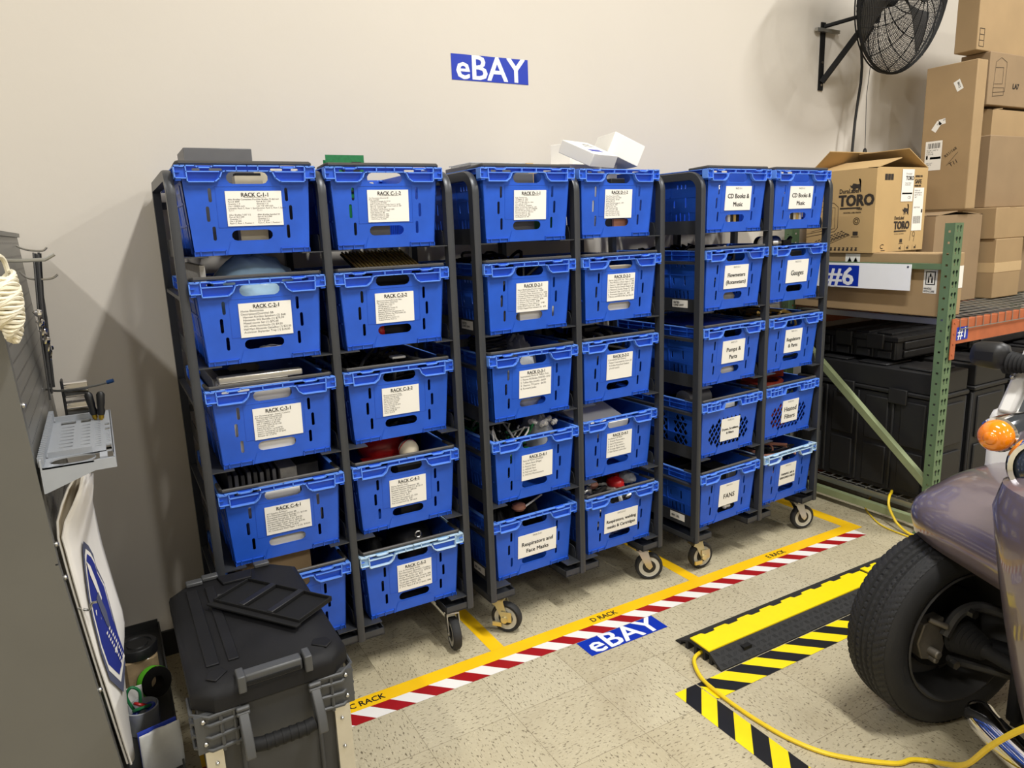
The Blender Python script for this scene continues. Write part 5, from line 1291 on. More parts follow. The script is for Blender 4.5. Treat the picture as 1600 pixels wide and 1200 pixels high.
# ------------------------------------------------------------------ what lies in the crates
ZC = .0042
def crate_name(key):
    if key == 'C51': return 'the crate behind the tool box'
    b = LB[key]
    if b[3] is None: return 'crate '+b[1]
    return {'D51': 'the Respirators and Face Masks crate', 'D52': 'the Respirators, welding masks crate', 'E11': 'the left CD Books crate', 'E12': 'the right CD Books crate', 'E21': 'the Flowmeters crate', 'E22': 'the Gauges crate',
            'E31': 'the Pumps & Parts crate', 'E32': 'the Regulators crate', 'E41': 'the Dryers crate', 'E42': 'the Heated Filters crate', 'E51': 'the FANS crate', 'E52': 'the pale rimmed crate at bottom right'}[key]
def item(key, mb, name, mats, desc, cat, x=0, y=0, z=ZC, rz=0, bevel=0, solid=0, rx=0, ry=0, group=None):
    o = mb.build(name, mats, None, bevel=bevel, solid=solid)
    o.location = in_crate(key, x, y, z); o.rotation_euler = (rx, ry, RACKS[key[0]][2]+rz)
    return tag(o, desc+' in '+crate_name(key), cat, group)
def boxy(key, desc, m, x0, x1, y0, y1, z0, z1, name='carton', cat='box', rz=0, rx=0, ry=0, bevel=.002):
    w, d = (x1-x0)/2, (y1-y0)/2
    return item(key, MB().box(-w, w, -d, d, 0, z1-z0), name, m, desc, cat, (x0+x1)/2, (y0+y1)/2, z0, rz, bevel, rx=rx, ry=ry)
def coil(key, desc, m, x, y, z, r, tr, n, name='cable_coil', cat='cable', tilt=.25, seed=1, rx=0, sy=1.0):
    rn = random.Random(seed); mb = MB(); pts = []
    k = 22*n
    for i in range(k):
        a = 2*PI*i/22; rr = r*(1-.25*((i*7) % 22)/22*.4)+rn.uniform(-.004, .004)
        pts.append((rr*math.cos(a), sy*rr*math.sin(a), tr+(i/k)*tr*n*1.3+tilt*rr*math.sin(a*.5+seed)*.3+abs(rn.uniform(0, .003))))
    zmin = min(p[2] for p in pts)-tr; pts = [(p[0], p[1], p[2]-zmin) for p in pts]
    mb.tube(pts, tr, 6); return item(key, mb, name, m, desc, cat, x, y, z, rx=rx)
def lump(key, desc, m, x, y, z, rx_, ry_, rz_, name, cat, jit=.25, seed=0, n=18, k=12):
    mb = MB(); mb.ball((0, 0, rz_), 1, n, k, 0, None, (rx_, ry_, rz_), jit, seed); mb.v = [Vector((p.x, p.y, max(p.z, .001))) for p in mb.v]; return item(key, mb, name, m, desc, cat, x, y, z)
def tangle(key, desc, mats, x0, x1, y0, y1, z0, z1, n, r, seed, name='cable_tangle', cat='cables'):
    rn = random.Random(seed); mb = MB()
    for i in range(n):
        mi = i % len(mats)
        pts = [(rn.uniform(x0, x1), rn.uniform(y0, y1), rn.uniform(z0, z1)) for _ in range(6)]
        sp = [Vector((min(max(p.x, x0), x1), min(max(p.y, y0), y1), min(max(p.z, z0), z1))) for p in smooth(pts, 6)]
        mb.tube([(p.x*.93, p.y, p.z-z0+r*1.35) for p in sp], r*(.7+.6*rn.random()), 6, mi)
    o = item(key, mb, name, mats, desc, cat, 0, 0, z0)
    o['kind'] = 'stuff'; return o
# rack C
boxy('C11', 'dark grey metal instrument box standing out of the top', 'box_grey', -.150, .045, .15, .34, ZC, .318, 'instrument_box', 'instrument')
mb = MB().box(-.040, .040, -.025, .025, 0, .226)
for i in range(3): mb.cyl((-.022+.022*i, -.027, .196), (-.022+.022*i, -.024, .196), .006, 10, 1)
mb.box(-.036, .036, -.022, .022, .226, .234, 1)
item('C11', mb, 'contactor', ['relay_beige', 'black_matte'], 'beige three-pole contactor behind the handle hole', 'contactor', .012, .085)
boxy('C11', 'grey flat metal plate lying behind the lower hole', 'box_grey', .07, .150, .06, .30, ZC, .200, 'metal_plate', 'plate')
boxy('C11', 'beige terminal strip poking above the rim', 'relay_beige', .062, .130, .33, .39, ZC+.006, .275, 'terminal_strip', 'terminal strip', ry=.06)
for i, (y, z) in enumerate(((.16, .302), (.19, .288))):
    mb = MB().box(-.062, .068, -.0012, .0012, 0, z); rn = random.Random(i)
    for k in range(14): mb.box(rn.uniform(-.055, .04), rn.uniform(.042, .06), -.006, -.0012, z-.03-.012*k if k < 3 else z-.012*k, z-.022-.012*k if k < 3 else z-.012*k+.006, 1)
    item('C12', mb, 'circuit_board', ['circuit_green', 'black_plastic'], 'green circuit board standing on edge, %s of two' % ('front' if i == 0 else 'rear'), 'circuit board', -.085, y, group='green circuit boards in RACK C-1-2')
boxy('C12', 'grey control module behind the lower hole', 'box_grey', -.10, .02, .05, .13, ZC, .10, 'control_module', 'module')
mb = MB(); mb.box(-.03, .03, -.02, .02, 0, .212); mb.cyl((-.01, -.022, .19), (-.01, -.019, .19), .008, 10, 1)
item('C12', mb, 'relay', ['circuit_green', 'black_plastic'], 'green and black relay seen through the handle hole', 'relay', -.06+.02, .09, ZC+.0)if False else None
coil('C12', 'white cable looped behind the lower hole', 'cable_white', .06, .09, ZC, .040, .004, 3, seed=4)
lump('C21', 'translucent light blue plastic bag bulging above the rim', 'plastic_bag_blue', .020, .222, ZC+.06, .138, .135, .130, 'plastic_bag', 'bag', .13, 3, 22, 16)
boxy('C21', 'speckled grey foam sheet leaning at the left', 'foam_grey', -.158, -.142, .05, .50, ZC, .300, 'foam_sheet', 'foam')
coil('C21', 'pale cables coiled behind the lower hole', 'cable_white', .04, .085, ZC, .045, .0035, 6, seed=2)
mb = MB()
mb.box(-.115, .115, 0, .20, 0, .006, 1)
for i in range(17): mb.tube([(-.108+i*.0135, 0, .010), (-.108+i*.0135, .20, .010)], .0042, 6, 0)
item('C22', mb, 'ribbed_plate', ['gold', 'black_matte'], 'gold and black striped ribbed panel sloping above the rim', 'panel', .02, .085, .247, rx=.28)
boxy('C22', 'black carton supporting the striped panel', 'black_matte', -.12, .14, .12, .36, ZC, .243, 'black_carton', 'box')
mb = MB().ball((0, 0, .045), 1, 16, 10, 0, None, (.060, .030, .045), .12, 5).ball((-.048, 0, .042), 1, 12, 8, 1, None, (.022, .026, .036), .1, 2)
item('C22', mb, 'work_glove', ['black_matte', 'red_plastic'], 'black and red rolled work glove behind the lower hole', 'glove', .01, .078, ZC+.005)
boxy('C31', 'white slab of packing foam filling the front', 'white_paper', -.150, .060, .040, .13, ZC, .262, 'foam_block', 'foam')
boxy('C31', 'long white metal profile lying across the top', 'aluminium', -.150, .105, .045, .085, .2645, .285, 'metal_profile', 'profile', bevel=.004)
boxy('C31', 'pale frame bar lying front to back at the left', 'wire_grey', -.157, -.132, .14, .50, .19, .268, 'metal_bar', 'bar')
for i in range(4): boxy('C31', 'black flat box standing in a row, %s from the left' % ('first', 'second', 'third', 'fourth')[i], 'black_plastic', -.12+i*.062, -.062+i*.062, .16, .50, ZC, .235-.008*i, 'flat_box', 'box')
tangle('C32', 'heap of black power cords', ['black_plastic', 'black_matte', 'dark_grey'], -.150, .150, .05, .50, ZC, .262, 34, .006, 11)
boxy('C32', 'small white power supply label block behind the rim', 'white_paper', .01, .06, .10, .14, .264, .272, 'power_supply', 'power supply')
for i in range(8): boxy('C41', 'thin dark grey panel standing on edge in a row', 'box_grey' if i % 2 else 'dark_grey', -.150+i*.020, -.138+i*.020, .12, .50, ZC, .276-.004*(i % 3), 'air_filter', 'filter')['group'] = 'grey panels in RACK C-4-1'
boxy('C41', 'light grey flat box lying near the middle', 'foam_grey', .015, .070, .12, .45, ZC, .268, 'grey_box', 'box')
boxy('C41', 'dark flat cover at the right', 'dark_grey', .075, .150, .15, .50, ZC, .262, 'flat_cover', 'cover')
mb = MB(); mb.cyl((-.075, 0, .033), (.060, 0, .033), .033, 20, 0)
item('C41', mb, 'filter_roll', 'white_paper', 'white roll behind the lower hole', 'roll', .015, .076)
mb = MB(); mb.cyl((-.065, 0, .030), (.060, 0, .030), .030, 20, 0)
item('C41', mb, 'filter_roll', 'white_paper', 'white roll behind the upper handle hole', 'roll', .0, .078, .1785)
boxy('C41', 'white card between the two rolls', 'white_paper', -.11, .125, .050, .100, .0735, .1765, 'paper_block', 'paper')
mb = MB(); mb.grid(lambda i, j: (.105*math.cos(PI*j)*math.sin(.15+1.42*i+.0001), .105*math.sin(PI*j*2-PI)*math.sin(.15+1.42*i)*.0+.085*math.sin(2*PI*j)*math.sin(.15+1.42*i), .085*math.cos(.15+1.42*i)), 10, 24)
mb = MB().ball((0, 0, .068), 1, 24, 14, 0, None, (.105, .075, .068), .03, 1).box(-.115, .02, -.082, -.055, .040, .050, 0)
item('C42', mb, 'helmet', 'red_plastic', 'red sports helmet showing over the rim', 'helmet', .0, .24, .175)
lump('C42', 'black padding under the red helmet', 'black_matte', 0, .27, ZC, .13, .10, .083, 'padding', 'padding', .12, 4)
mb = MB().ball((0, 0, .037), .037, 18, 12).tube([(.0372*math.cos(a), .010*math.sin(2*a), .037+.0372*math.sin(a)) for a in [2*PI*i/24 for i in range(24)]], .0016, 5, 1, closed=True)
item('C42', mb, 'baseball', ['cream', 'red_plastic'], 'cream coloured baseball next to the red helmet', 'ball', .045, .105, .215)
boxy('C42', 'dark pad carrying the baseball', 'black_matte', -.02, .078, .05, .125, ZC, .213, 'foam_pad', 'pad')
item('C42', MB().tube(smooth([(-.02, 0, .18), (.0, .02, .25), (.04, .05, .285), (.08, .09, .28), (.10, .13, .24), (.10, .15, .1), (.1, .15, .01)]), .010, 8), 'hose', 'black_plastic', 'black curved hose beside the baseball', 'hose', .045, .13)
item('C42', MB().tube(smooth([(-.10, .0, .20), (-.09, .05, .262), (-.06, .10, .262), (-.05, .12, .2), (-.05, .12, .02)]), .007, 8), 'hose', 'dark_grey', 'thin dark hose at the left rim', 'hose', -.05, .30)
t = boxy('C51', 'closed brown carton sticking out of the top', 'cardboard', -.14, .085, .09, .42, ZC, .305, 'cardboard_box', 'box')
lump('C52', 'black car mirror housing showing over the rim', 'black_plastic', .055, .20, .10, .085, .10, .085, 'mirror_housing', 'mirror', .10, 5)
boxy('C52', 'black carton under the mirror housing', 'black_matte', -.14, .15, .09, .45, ZC, .098, 'black_carton', 'box')
lump('C52', 'black plastic plumbing part at the left', 'black_matte', -.098, .22, .103, .040, .09, .082, 'pipe_part', 'part', .2, 8)
item('C52', MB().tube([(.011*math.cos(a), 0, .011*math.sin(a)) for a in [2*PI*i/18 for i in range(18)]], .0035, 6, closed=True), 'washer', 'steel', 'small pale ring resting on the black parts', 'ring', .045, .068, .262)
# rack D
boxy('D11', 'dark grey electronics box behind the handle hole', 'box_grey', -.05, .055, .06, .16, ZC, .240, 'electronics_box', 'electronics')
mb = MB(); mb.box(-.115, .115, -.085, .085, 0, .006); mb.box(-.12, .12, -.09, .09, .006, .010)
item('D11', mb, 'plastic_cover', 'clear_bag', 'clear plastic lid lying across the top', 'lid', .0, .30, .2815, bevel=.003)
boxy('D11', 'grey carton carrying the clear lid', 'box_grey', -.13, .12, .19, .40, ZC, .280, 'grey_carton', 'box')
item('D11', MB().box(-.0015, .0015, -.07, .07, 0, .16), 'circuit_board', 'circuit_green', 'green circuit board behind the right slots', 'circuit board', .125, .12)
boxy('D11', 'tan carton corner at the right behind the rim', 'cardboard_light', .130, .162, .22, .45, ZC, .292, 'tan_carton', 'box')
boxy('D12', 'white carton filling the rear', 'white_paper', -.145, .145, .20, .50, ZC, .290, 'white_carton', 'box')
t = boxy('D12', 'white carton with a blue printed label, turned askew on top', 'white_paper', -.135, .040, .075, .235, .300, .350, 'white_carton', 'box', rz=.35, rx=.42)
mb = MB(); mb.box(-.055, .030, -.045, -.022, .0503, .0508, 0); mb.box(-.02, .05, .015, .018, .0503, .0508, 1); mb.box(-.01, .05, .030, .033, .0503, .0508, 1); mb.box(0, .05, .043, .046, .0503, .0508, 1)
o = mb.build('printed_label', ['sign_blue', 'ink'], t); tag(o, 'blue print')
boxy('D12', 'creased white carton standing behind the askew one', 'white_label', .0, .095, .36, .47, .2915, .392, 'white_carton', 'box', rz=.25)
t = boxy('D12', 'open white carton tipped on its edge at the right', 'white_paper', .062, .205, .12, .30, .303, .390, 'white_carton', 'box', rz=-.25, ry=.42)
boxy('D12', 'dark module behind the handle hole', 'black_plastic', .0, .07, .06, .11, ZC, .225, 'dark_module', 'module')
boxy('D12', 'small pink and white carton behind the lower hole', 'copper_pink', .0, .08, .045, .058, ZC, .07, 'small_carton', 'box')
tangle('D21', 'heap of black cables and brackets', ['black_plastic', 'black_matte'], -.150, .150, .14, .50, ZC, .275, 26, .006, 21)
boxy('D21', 'white carton behind the lower hole', 'white_paper', -.03, .13, .045, .085, ZC, .10, 'white_carton', 'box')
boxy('D21', 'grey carton behind the left slots', 'foam_grey', -.155, -.045, .045, .085, ZC, .13, 'grey_carton', 'box')
coil('D22', 'black cable looping up above the rim', 'black_plastic', -.06, .26, .15, .075, .0055, 7, seed=7, tilt=.8)
boxy('D22', 'black carton under the cable coil', 'black_matte', -.15, .15, .12, .48, ZC, .148, 'black_carton', 'box')
boxy('D22', 'white carton behind the lower hole', 'white_paper', -.07, .085, .044, .09, ZC, .14, 'white_carton', 'box')
boxy('D22', 'pink and white carton behind the handle hole', 'cream', -.05, .08, .046, .088, .142, .214, 'small_carton', 'box')
for i in range(3): coil('D31', 'black cable coil, %s of three' % ('lowest', 'middle', 'top')[i], 'black_plastic', -.070, .235, ZC+.088*i if i < 2 else .205, .080-.004*i, .0048, 10, seed=3+i, tilt=.9)
lump('D31', 'clear crinkled plastic bag at the right', 'clear_bag', .082, .27, ZC+.02, .062, .10, .125, 'plastic_bag', 'bag', .22, 9, 24, 16)
lump('D31', 'clear bag with pale fittings behind the handle hole', 'clear_bag', .0, .085, ZC, .08, .04, .11, 'plastic_bag', 'bag', .25, 19)
tangle('D32', 'heap of black hoses and connectors', ['black_plastic', 'black_matte', 'dark_grey'], -.150, .150, .05, .48, ZC, .262, 28, .007, 31)
boxy('D32', 'grey connector block on the heap', 'dark_grey', -.05, .03, .18, .24, .264, .282, 'connector_block', 'connector')
tangle('D41', 'heap of black and green wires with silver plugs', ['black_plastic', 'black_matte', 'green_rubber', 'cable_white', 'black_plastic'], -.150, .030, .05, .48, ZC, .285, 60, .0040, 41)
lump('D41', 'clear bag of white fittings at the right', 'clear_bag', .10, .16, ZC+.04, .055, .11, .125, 'plastic_bag', 'bag', .2, 6, 22, 14)
rn = random.Random(8)
for i in range(9):
    item('D41', MB().cyl((0, 0, .0), (0, .022, .012), .0085, 10).cyl((0, .008, .004), (0, .014, .008), .012, 10), 'pipe_fitting', 'white_label', 'small white fitting in the clear bag', 'fitting', .065+.026*(i % 3), .07+.030*(i//3), .262+.004*(i % 2), rz=rn.uniform(-2, 2), group='white fittings in the bag of RACK D-4-1')
boxy('D41', 'dark carton under the clear bag', 'black_matte', .062, .158, .055, .30, ZC, .258, 'black_carton', 'box') if False else None
t = thing('carton_cover', 'large white carton lid leaning out over the rim in the crate labelled RACK D-4-2', 'box lid', in_crate('D42', -.045, .045, .214), RACKS['D'][2])
t.rotation_euler = (.26, 0, RACKS['D'][2])
MB().box(-.115, .120, 0, .28, 0, .005).box(-.115, .120, 0, .004, -.06, 0).box(-.115, -.111, .004, .28, -.03, 0).build('lid_body', 'white_paper', t, bevel=.0015)
boxy('D42', 'blue plastic divider inside', 'blue_rubber', -.13, .13, .30, .33, ZC, .15, 'divider', 'divider')
for i, (x, y, s) in enumerate(((-.10, .14, 1), (-.02, .22, 2), (.07, .16, 3), (.10, .32, 4))):
    lump('D51', 'black rubber respirator mask, %s from the left' % ('first', 'second', 'third', 'fourth')[i], 'black_matte', x, y, ZC+.001, .045, .060, .118+.006*(i % 2), 'respirator_mask', 'mask', .22, s+50)
item('D51', MB().lathe([(0, .0), (.022, .002), (.030, .012), (.026, .026), (.010, .034), (0, .034)], 20), 'filter_cartridge', 'copper_pink', 'round copper coloured filter resting on the masks', 'filter', -.02, .10, .238)
item('D51', MB().cyl((-.05, 0, .004), (.06, .04, .020), .004, 8), 'white_rod', 'white_label', 'thin white rod lying across the masks', 'rod', .05, .09, .246)
tangle('D52', 'heap of straps and silver bags', ['dark_grey', 'steel', 'cable_white', 'black_matte'], -.150, .150, .06, .48, ZC, .225, 40, .009, 61, 'strap_heap', 'straps')
for i, (x, y, m, d) in enumerate(((-.12, .12, 'steel', 'silver'), (-.05, .17, 'copper_pink', 'pinkish'), (.02, .20, 'black_matte', 'black'), (.045, .11, 'red_plastic', 'red'), (.09, .19, 'red_plastic', 'dark red'), (.13, .13, 'clear_bag', 'clear'))):
    lump('D52', '%s respirator cartridge on the heap' % d, m, x, y, .226, .034, .045, .026, 'filter_cartridge', 'cartridge', .25, i+70)
item('D52', MB().tube(smooth([(-.06, .0, .01), (-.02, .03, .04), (.03, .06, .055), (.05, .07, .03)]), .006, 8), 'breathing_hose', 'cable_white', 'pale bent hose on the heap', 'hose', -.055, .085, .272)
# rack E
lump('E11', 'silver round disc player behind the handle hole', 'steel', -.01, .10, ZC, .05, .035, .118, 'disc_player', 'player', .03, 2)
for i, (m, d) in enumerate((('white_paper', 'white'), ('black_plastic', 'black'), ('gold', 'yellow'), ('black_matte', 'dark'))):
    boxy('E11', '%s spined book standing behind the lower hole' % d, m, .0+.018*i-.02, .016+.018*i-.02, .045, .062, ZC, .10, 'book', 'book')
for i, (m, d) in enumerate((('white_paper', 'white'), ('black_plastic', 'black'), ('cream', 'cream'), ('gold', 'yellow'), ('white_label', 'pale'))):
    boxy('E12', '%s spined book standing behind the lower hole' % d, m, -.045+.020*i, -.027+.020*i, .045, .19, ZC, .165, 'book', 'book')
boxy('E12', 'blue folder standing behind the front', 'crate_blue', -.07, .07, .20, .205, ZC, .250, 'folder', 'folder')
for i in range(4):
    mb = MB(); mb.cyl((0, -.012, .036), (0, .012, .036), .036, 22, 0); mb.cyl((0, -.0135, .036), (0, -.0122, .036), .030, 22, 1); mb.cyl((0, 0, -.0), (0, 0, .006), .006, 8)
    item('E22', mb, 'pressure_gauge', ['steel', 'white_label'], 'round silver pressure gauge, %s of four' % ('first', 'second', 'third', 'fourth')[i], 'gauge', -.12+.045*i, .13+.03*(i % 2), .224, rz=.5*i)
boxy('E22', 'dark tray carrying the gauges', 'black_matte', -.155, .12, .08, .40, ZC, .222, 'parts_tray', 'tray')
item('E22', MB().box(-.03, .03, -.012, .012, 0, .05).cyl((0, 0, .03), (.04, 0, .06), .010, 10), 'valve', 'black_plastic', 'black valve with a stub pipe right of the gauges', 'valve', .06, .13, .224)
tangle('E21', 'heap of dark tubes', ['black_plastic', 'black_matte', 'dark_grey'], -.150, .150, .10, .50, ZC, .262, 26, .007, 81, 'tube_heap', 'tubes')
lump('E21', 'round grey flow meter body behind the lower hole', 'foam_grey', .0, .066, ZC, .055, .018, .036, 'flow_meter', 'flow meter', .15, 82)
t = boxy('E31', 'dark blue plastic panel lying across the top', 'blue_rubber', -.15, .13, .05, .36, .252, .257, 'plastic_sheet', 'sheet', rx=.04)
boxy('E31', 'black pump carton under the blue panel', 'black_matte', -.14, .14, .12, .42, ZC, .248, 'black_carton', 'box')
lump('E31', 'pale pump housing behind the lower hole', 'white_label', .02, .078, ZC, .06, .028, .040, 'pump_housing', 'pump', .10, 84)
tangle('E32', 'heap of black fittings and tubes', ['black_plastic', 'black_matte', 'gold', 'black_plastic'], -.150, .150, .06, .48, ZC, .272, 40, .006, 91, 'fitting_heap', 'fittings')
item('E41', MB().cyl((-.10, 0, .045), (.04, 0, .045), .045, 24), 'filter_canister', 'box_grey', 'grey cylinder canister lying near the top', 'canister', -.05, .16, .195)
boxy('E41', 'dark carton under the canister', 'black_matte', -.15, .15, .06, .42, ZC, .193, 'black_carton', 'box')
boxy('E41', 'white paper behind the handle hole', 'white_paper', -.02, .07, .052, .054, .197, .25, 'paper_card', 'card')
for i in range(4): coil('E42', 'dark red flat belt coil, %s of the stack' % ('lowest', 'second', 'third', 'top')[i], 'belt_red', .0, .20, ZC+.066*i, .12-.006*i, .010, 3, 'belt_coil', 'belt', .2, 12+i, sy=1.05)
item('E42', MB().grid(lambda i, j: (.11*(i-.5), .02*math.sin(4*i), .05*j), 10, 2), 'belt_loop', 'belt_red', 'broad red belt end standing above the rim', 'belt', .03, .14, .262, solid=.003)
for i, (x, y) in enumerate(((-.09, .12), (.03, .12), (-.09, .25), (.04, .26))):
    boxy('E51', 'black square cooling fan, %s of four' % ('front left', 'front right', 'rear left', 'rear right')[i], 'black_plastic', x-.05, x+.05, y-.05, y+.05, ZC, .22+.01*i, 'cooling_fan', 'fan')
item('E51', MB().ball((0, 0, .012), .012, 12, 8).cyl((0, 0, .012), (.03, -.005, .012), .007, 8), 'motor_part', 'white_label', 'small pale motor part behind the lower hole', 'motor part', .015, .050, .040)
boxy('E51', 'grey bracket behind the handle hole', 'box_grey', .04, .09, .050, .066, ZC, .235, 'bracket', 'bracket')
tangle('E52', 'heap of black and copper parts', ['black_plastic', 'black_matte', 'copper_pink'], -.150, .150, .05, .40, ZC, .235, 30, .007, 95, 'parts_heap', 'parts')
boxy('E52', 'grey flat bracket tilting over the left rim', 'dark_grey', -.15, -.04, .10, .30, .268, .276, 'flat_bracket', 'bracket', ry=-.12)
# ------------------------------------------------------------------ vintage style car at the right edge
car = thing('vintage_car', 'grey-mauve vintage-style vehicle with white cab and open front wheel at the right edge', 'car', (1.75, -1.35, 0))
CL = Vector((1.75, -1.35, 0))
def cb(mb, name, m, parent=None, **k):
    if parent is None: mb.v = [p-CL for p in mb.v]; return mb.build(name, m, car, **k)
    return mb.build(name, m, parent, **k)
# wheel frame: local z points outwards (+y world) turned a little by the steering
WC = Vector((1.462, -.712, .302)); STEER = math.radians(-13)
WZ = Vector((math.sin(-STEER), math.cos(STEER), 0)); WX = Vector((WZ.y, -WZ.x, 0)); WYv = Vector((0, 0, 1))
TW = Matrix(((WX.x, WYv.x, WZ.x, WC.x-CL.x), (WX.y, WYv.y, WZ.y, WC.y-CL.y), (WX.z, WYv.z, WZ.z, WC.z-CL.z), (0, 0, 0, 1)))
R0 = .300; HW = .088
wheel = bpy.data.objects.new('wheel', None); C.objects.link(wheel); wheel.parent = car; wheel.matrix_local = TW
prof = [(-HW+.012, .205), (-HW+.004, .215), (-HW-.002, .240), (-HW, .262), (-HW+.008, .282), (-HW+.018, .292)]
na = 320; nt_ = 36; mb = MB(); vs = []; fs = []
def tread_r(s, a):
    """s -1..1 across the tread, a angle index"""
    r = R0-.008*abs(s)**3.5
    for g in (-.42, -.14, .14, .42):
        if abs(s-g) < .030: return r-.0075
    per = na/80; ph = (a % per)/per
    sh = (s*6.0) % 1.0 if abs(s) > .46 else (s*2.2) % 1.0
    if abs(((a/per)+(abs(s)*2.4)) % 1.0) < .16 and abs(s) > .46: return r-.0035
    if abs(((a/per)*1.0+s*.9) % 1.0) < .20 and .17 < abs(s) < .40: return r-.004
    if abs(((a/per)*1.0-s*.9) % 1.0) < .20 and abs(s) < .11: return r-.003
    return r
secn = []
for z, r in prof: secn.append((z, r, None))
for i in range(nt_+1):
    s = -1+2*i/nt_; secn.append((s*(HW-.014), None, s))
for z, r in prof[::-1]: secn.append((-z, r, None))
m = len(secn)
for a in range(na):
    q = 2*PI*a/na
    for z, r, s in secn:
        rr = r if r is not None else tread_r(s, a)
        vs.append((rr*math.cos(q), rr*math.sin(q), z))
for a in range(na):
    b = (a+1) % na
    for i in range(m-1): fs.append((a*m+i, b*m+i, b*m+i+1, a*m+i+1))
mb.add(vs, fs, 0, True); mb.build('tire', 'rubber', wheel, sharp=30)
mb = MB()
mb.lathe([(.207, -HW+.010), (.212, -HW+.002), (.206, -HW+.000), (.200, -HW+.010), (.196, -HW+.03), (.188, -.03), (.186, .03), (.196, HW-.02), (.207, HW-.010)], 64)
mb.lathe([(.188, .035), (.12, .045), (.06, .05), (.0, .05)], 48)
for k in range(5): mb.box(.05, .185, -.018, .018, .025, .045, T=Matrix.Rotation(2*PI*k/5, 4, 'Z'))
mb.build('rim', 'dark_grey', wheel)
# brake, hub, knuckle and driveshaft on the inner side (local -z)
mb = MB(); mb.lathe([(.030, -.012), (.135, -.012), (.137, -.006), (.137, .006), (.03, .006)], 48); mb.lathe([(0, -.055), (.040, -.055), (.046, -.045), (.05, -.012)], 28); mb.build('brake_disc', 'black_matte', wheel)
mb = MB(); mb.prism([(-.135, -.055), (-.060, -.075), (-.050, -.020), (-.065, .030), (-.060, .070), (-.135, .060), (-.155, .0)], -.062, -.020, 'z')
mb.cyl((-.105, -.03, -.095), (-.105, -.03, -.05), .013, 12); mb.cyl((-.075, .055, -.090), (-.120, .075, -.060), .009, 10); mb.cyl((-.100, -.055, -.085), (-.100, -.055, -.04), .010, 10); mb.build('brake_caliper', 'cast_iron', wheel, bevel=.004)
mb = MB(); mb.tube(smooth([(-.07, .02, -.075), (-.03, .085, -.080), (.04, .10, -.09), (.10, .085, -.14)]), .016, 8); mb.tube(smooth([(-.04, -.07, -.07), (.02, -.085, -.10), (.09, -.09, -.18)]), .013, 8)
for x, y, z in ((-.0, .092, -.10), (-.035, -.078, -.085)): mb.cyl((x, y, z-.012), (x, y, z+.012), .014, 6, 1)
mb.build('steering_knuckle', ['dark_grey', 'steel'], wheel)
mb = MB(); pr_ = [(.020, -.060)]
for k in range(7): z = -.066-.014*k; r = .058-.004*k; pr_ += [(r, z), (r-.012, z-.007)]
pr_ += [(.020, -.170), (.018, -.34)]; mb.lathe(pr_, 28); mb.build('driveshaft_boot', 'rubber', wheel)
# front fender pod over the wheel: lip line below, crown line above, quarter-round between
LIP = resample([(2.16, -1.02, .52), (2.14, -.80, .50), (1.95, -.630, .50), (1.70, -.600, .53), (1.50, -.600, .585), (1.40, -.640, .605), (1.335, -.735, .605), (1.30, -.835, .598), (1.25, -.950, .598), (1.20, -1.06, .598)], 44)
CROWN = resample([(1.95, -1.04, .80), (1.93, -.90, .80), (1.86, -.80, .795), (1.78, -.765, .795), (1.70, -.755, .795), (1.65, -.77, .80), (1.62, -.82, .805), (1.60, -.89, .81), (1.58, -.97, .82), (1.56, -1.06, .83)], 44)
def PF(i, j):
    k = round(i*44); a = LIP[k]; c = CROWN[k]; q = j*PI/2
    h = (1-math.cos(q))**1.15; v = math.sin(q)**.80
    out = (a-c); out.z = 0; out.normalize()
    p = Vector((a.x+(c.x-a.x)*h, a.y+(c.y-a.y)*h, a.z+(c.z-a.z)*v))
    return p+out*.022*math.sin(PI*min(1, j*2.2))
mb = MB(); mb.grid(PF, 44, 22); mb.add([PF(i/44, 1.0) for i in range(45)], [list(range(45))], 0, True)
f_ = cb(mb, 'fender', 'car_paint', solid=.005, sharp=60)
# body nose: stacked plan outlines
secs = []
def outline(z):
    """half outline of the tapering nose from centre front to cab side, centre line y=-1.48"""
    t = (z-.18)/(1.02-.18); t = max(0, min(1, t))
    hw = .31+.205*t**.6; xf = 1.02-.06*math.sin(PI*t*.6)
    pts = []
    for k in range(15):
        a = PI/2*k/14; pts.append((xf+.17*(1-math.cos(a))*1.0, -1.48+hw*math.sin(a)**.8 if a > 0 else -1.48))
    pts.append((2.10, -1.48+hw+.05)); return pts
zs = [.18, .22, .30, .40, .50, .60, .70, .80, .88, .94, .985, 1.01]
mb = MB(); rows = []
for z in zs:
    o_ = outline(z); sh_ = 1-.0*z
    if z > .9:
        k = (z-.9)/.11; o_ = [(x+.10*k**2, -1.48+(y+1.48)*(1-.30*k**2)) for x, y in o_]
    full = [(x, -2.96-y) for x, y in o_[::-1]]+o_[1:]
    rows.append([(x, y, z) for x, y in full])
n = len(rows[0]); vs = [p for r in rows for p in r]
fs = [(i*n+j, i*n+j+1, (i+1)*n+j+1, (i+1)*n+j) for i in range(len(rows)-1) for j in range(n-1)]
mb.add(vs, fs, 0, True); mb.add(rows[-1], [list(range(n))], 0); mb.add(rows[0], [list(range(n))[::-1]], 0)
cb(mb, 'nose_body', 'car_paint', bevel=0)
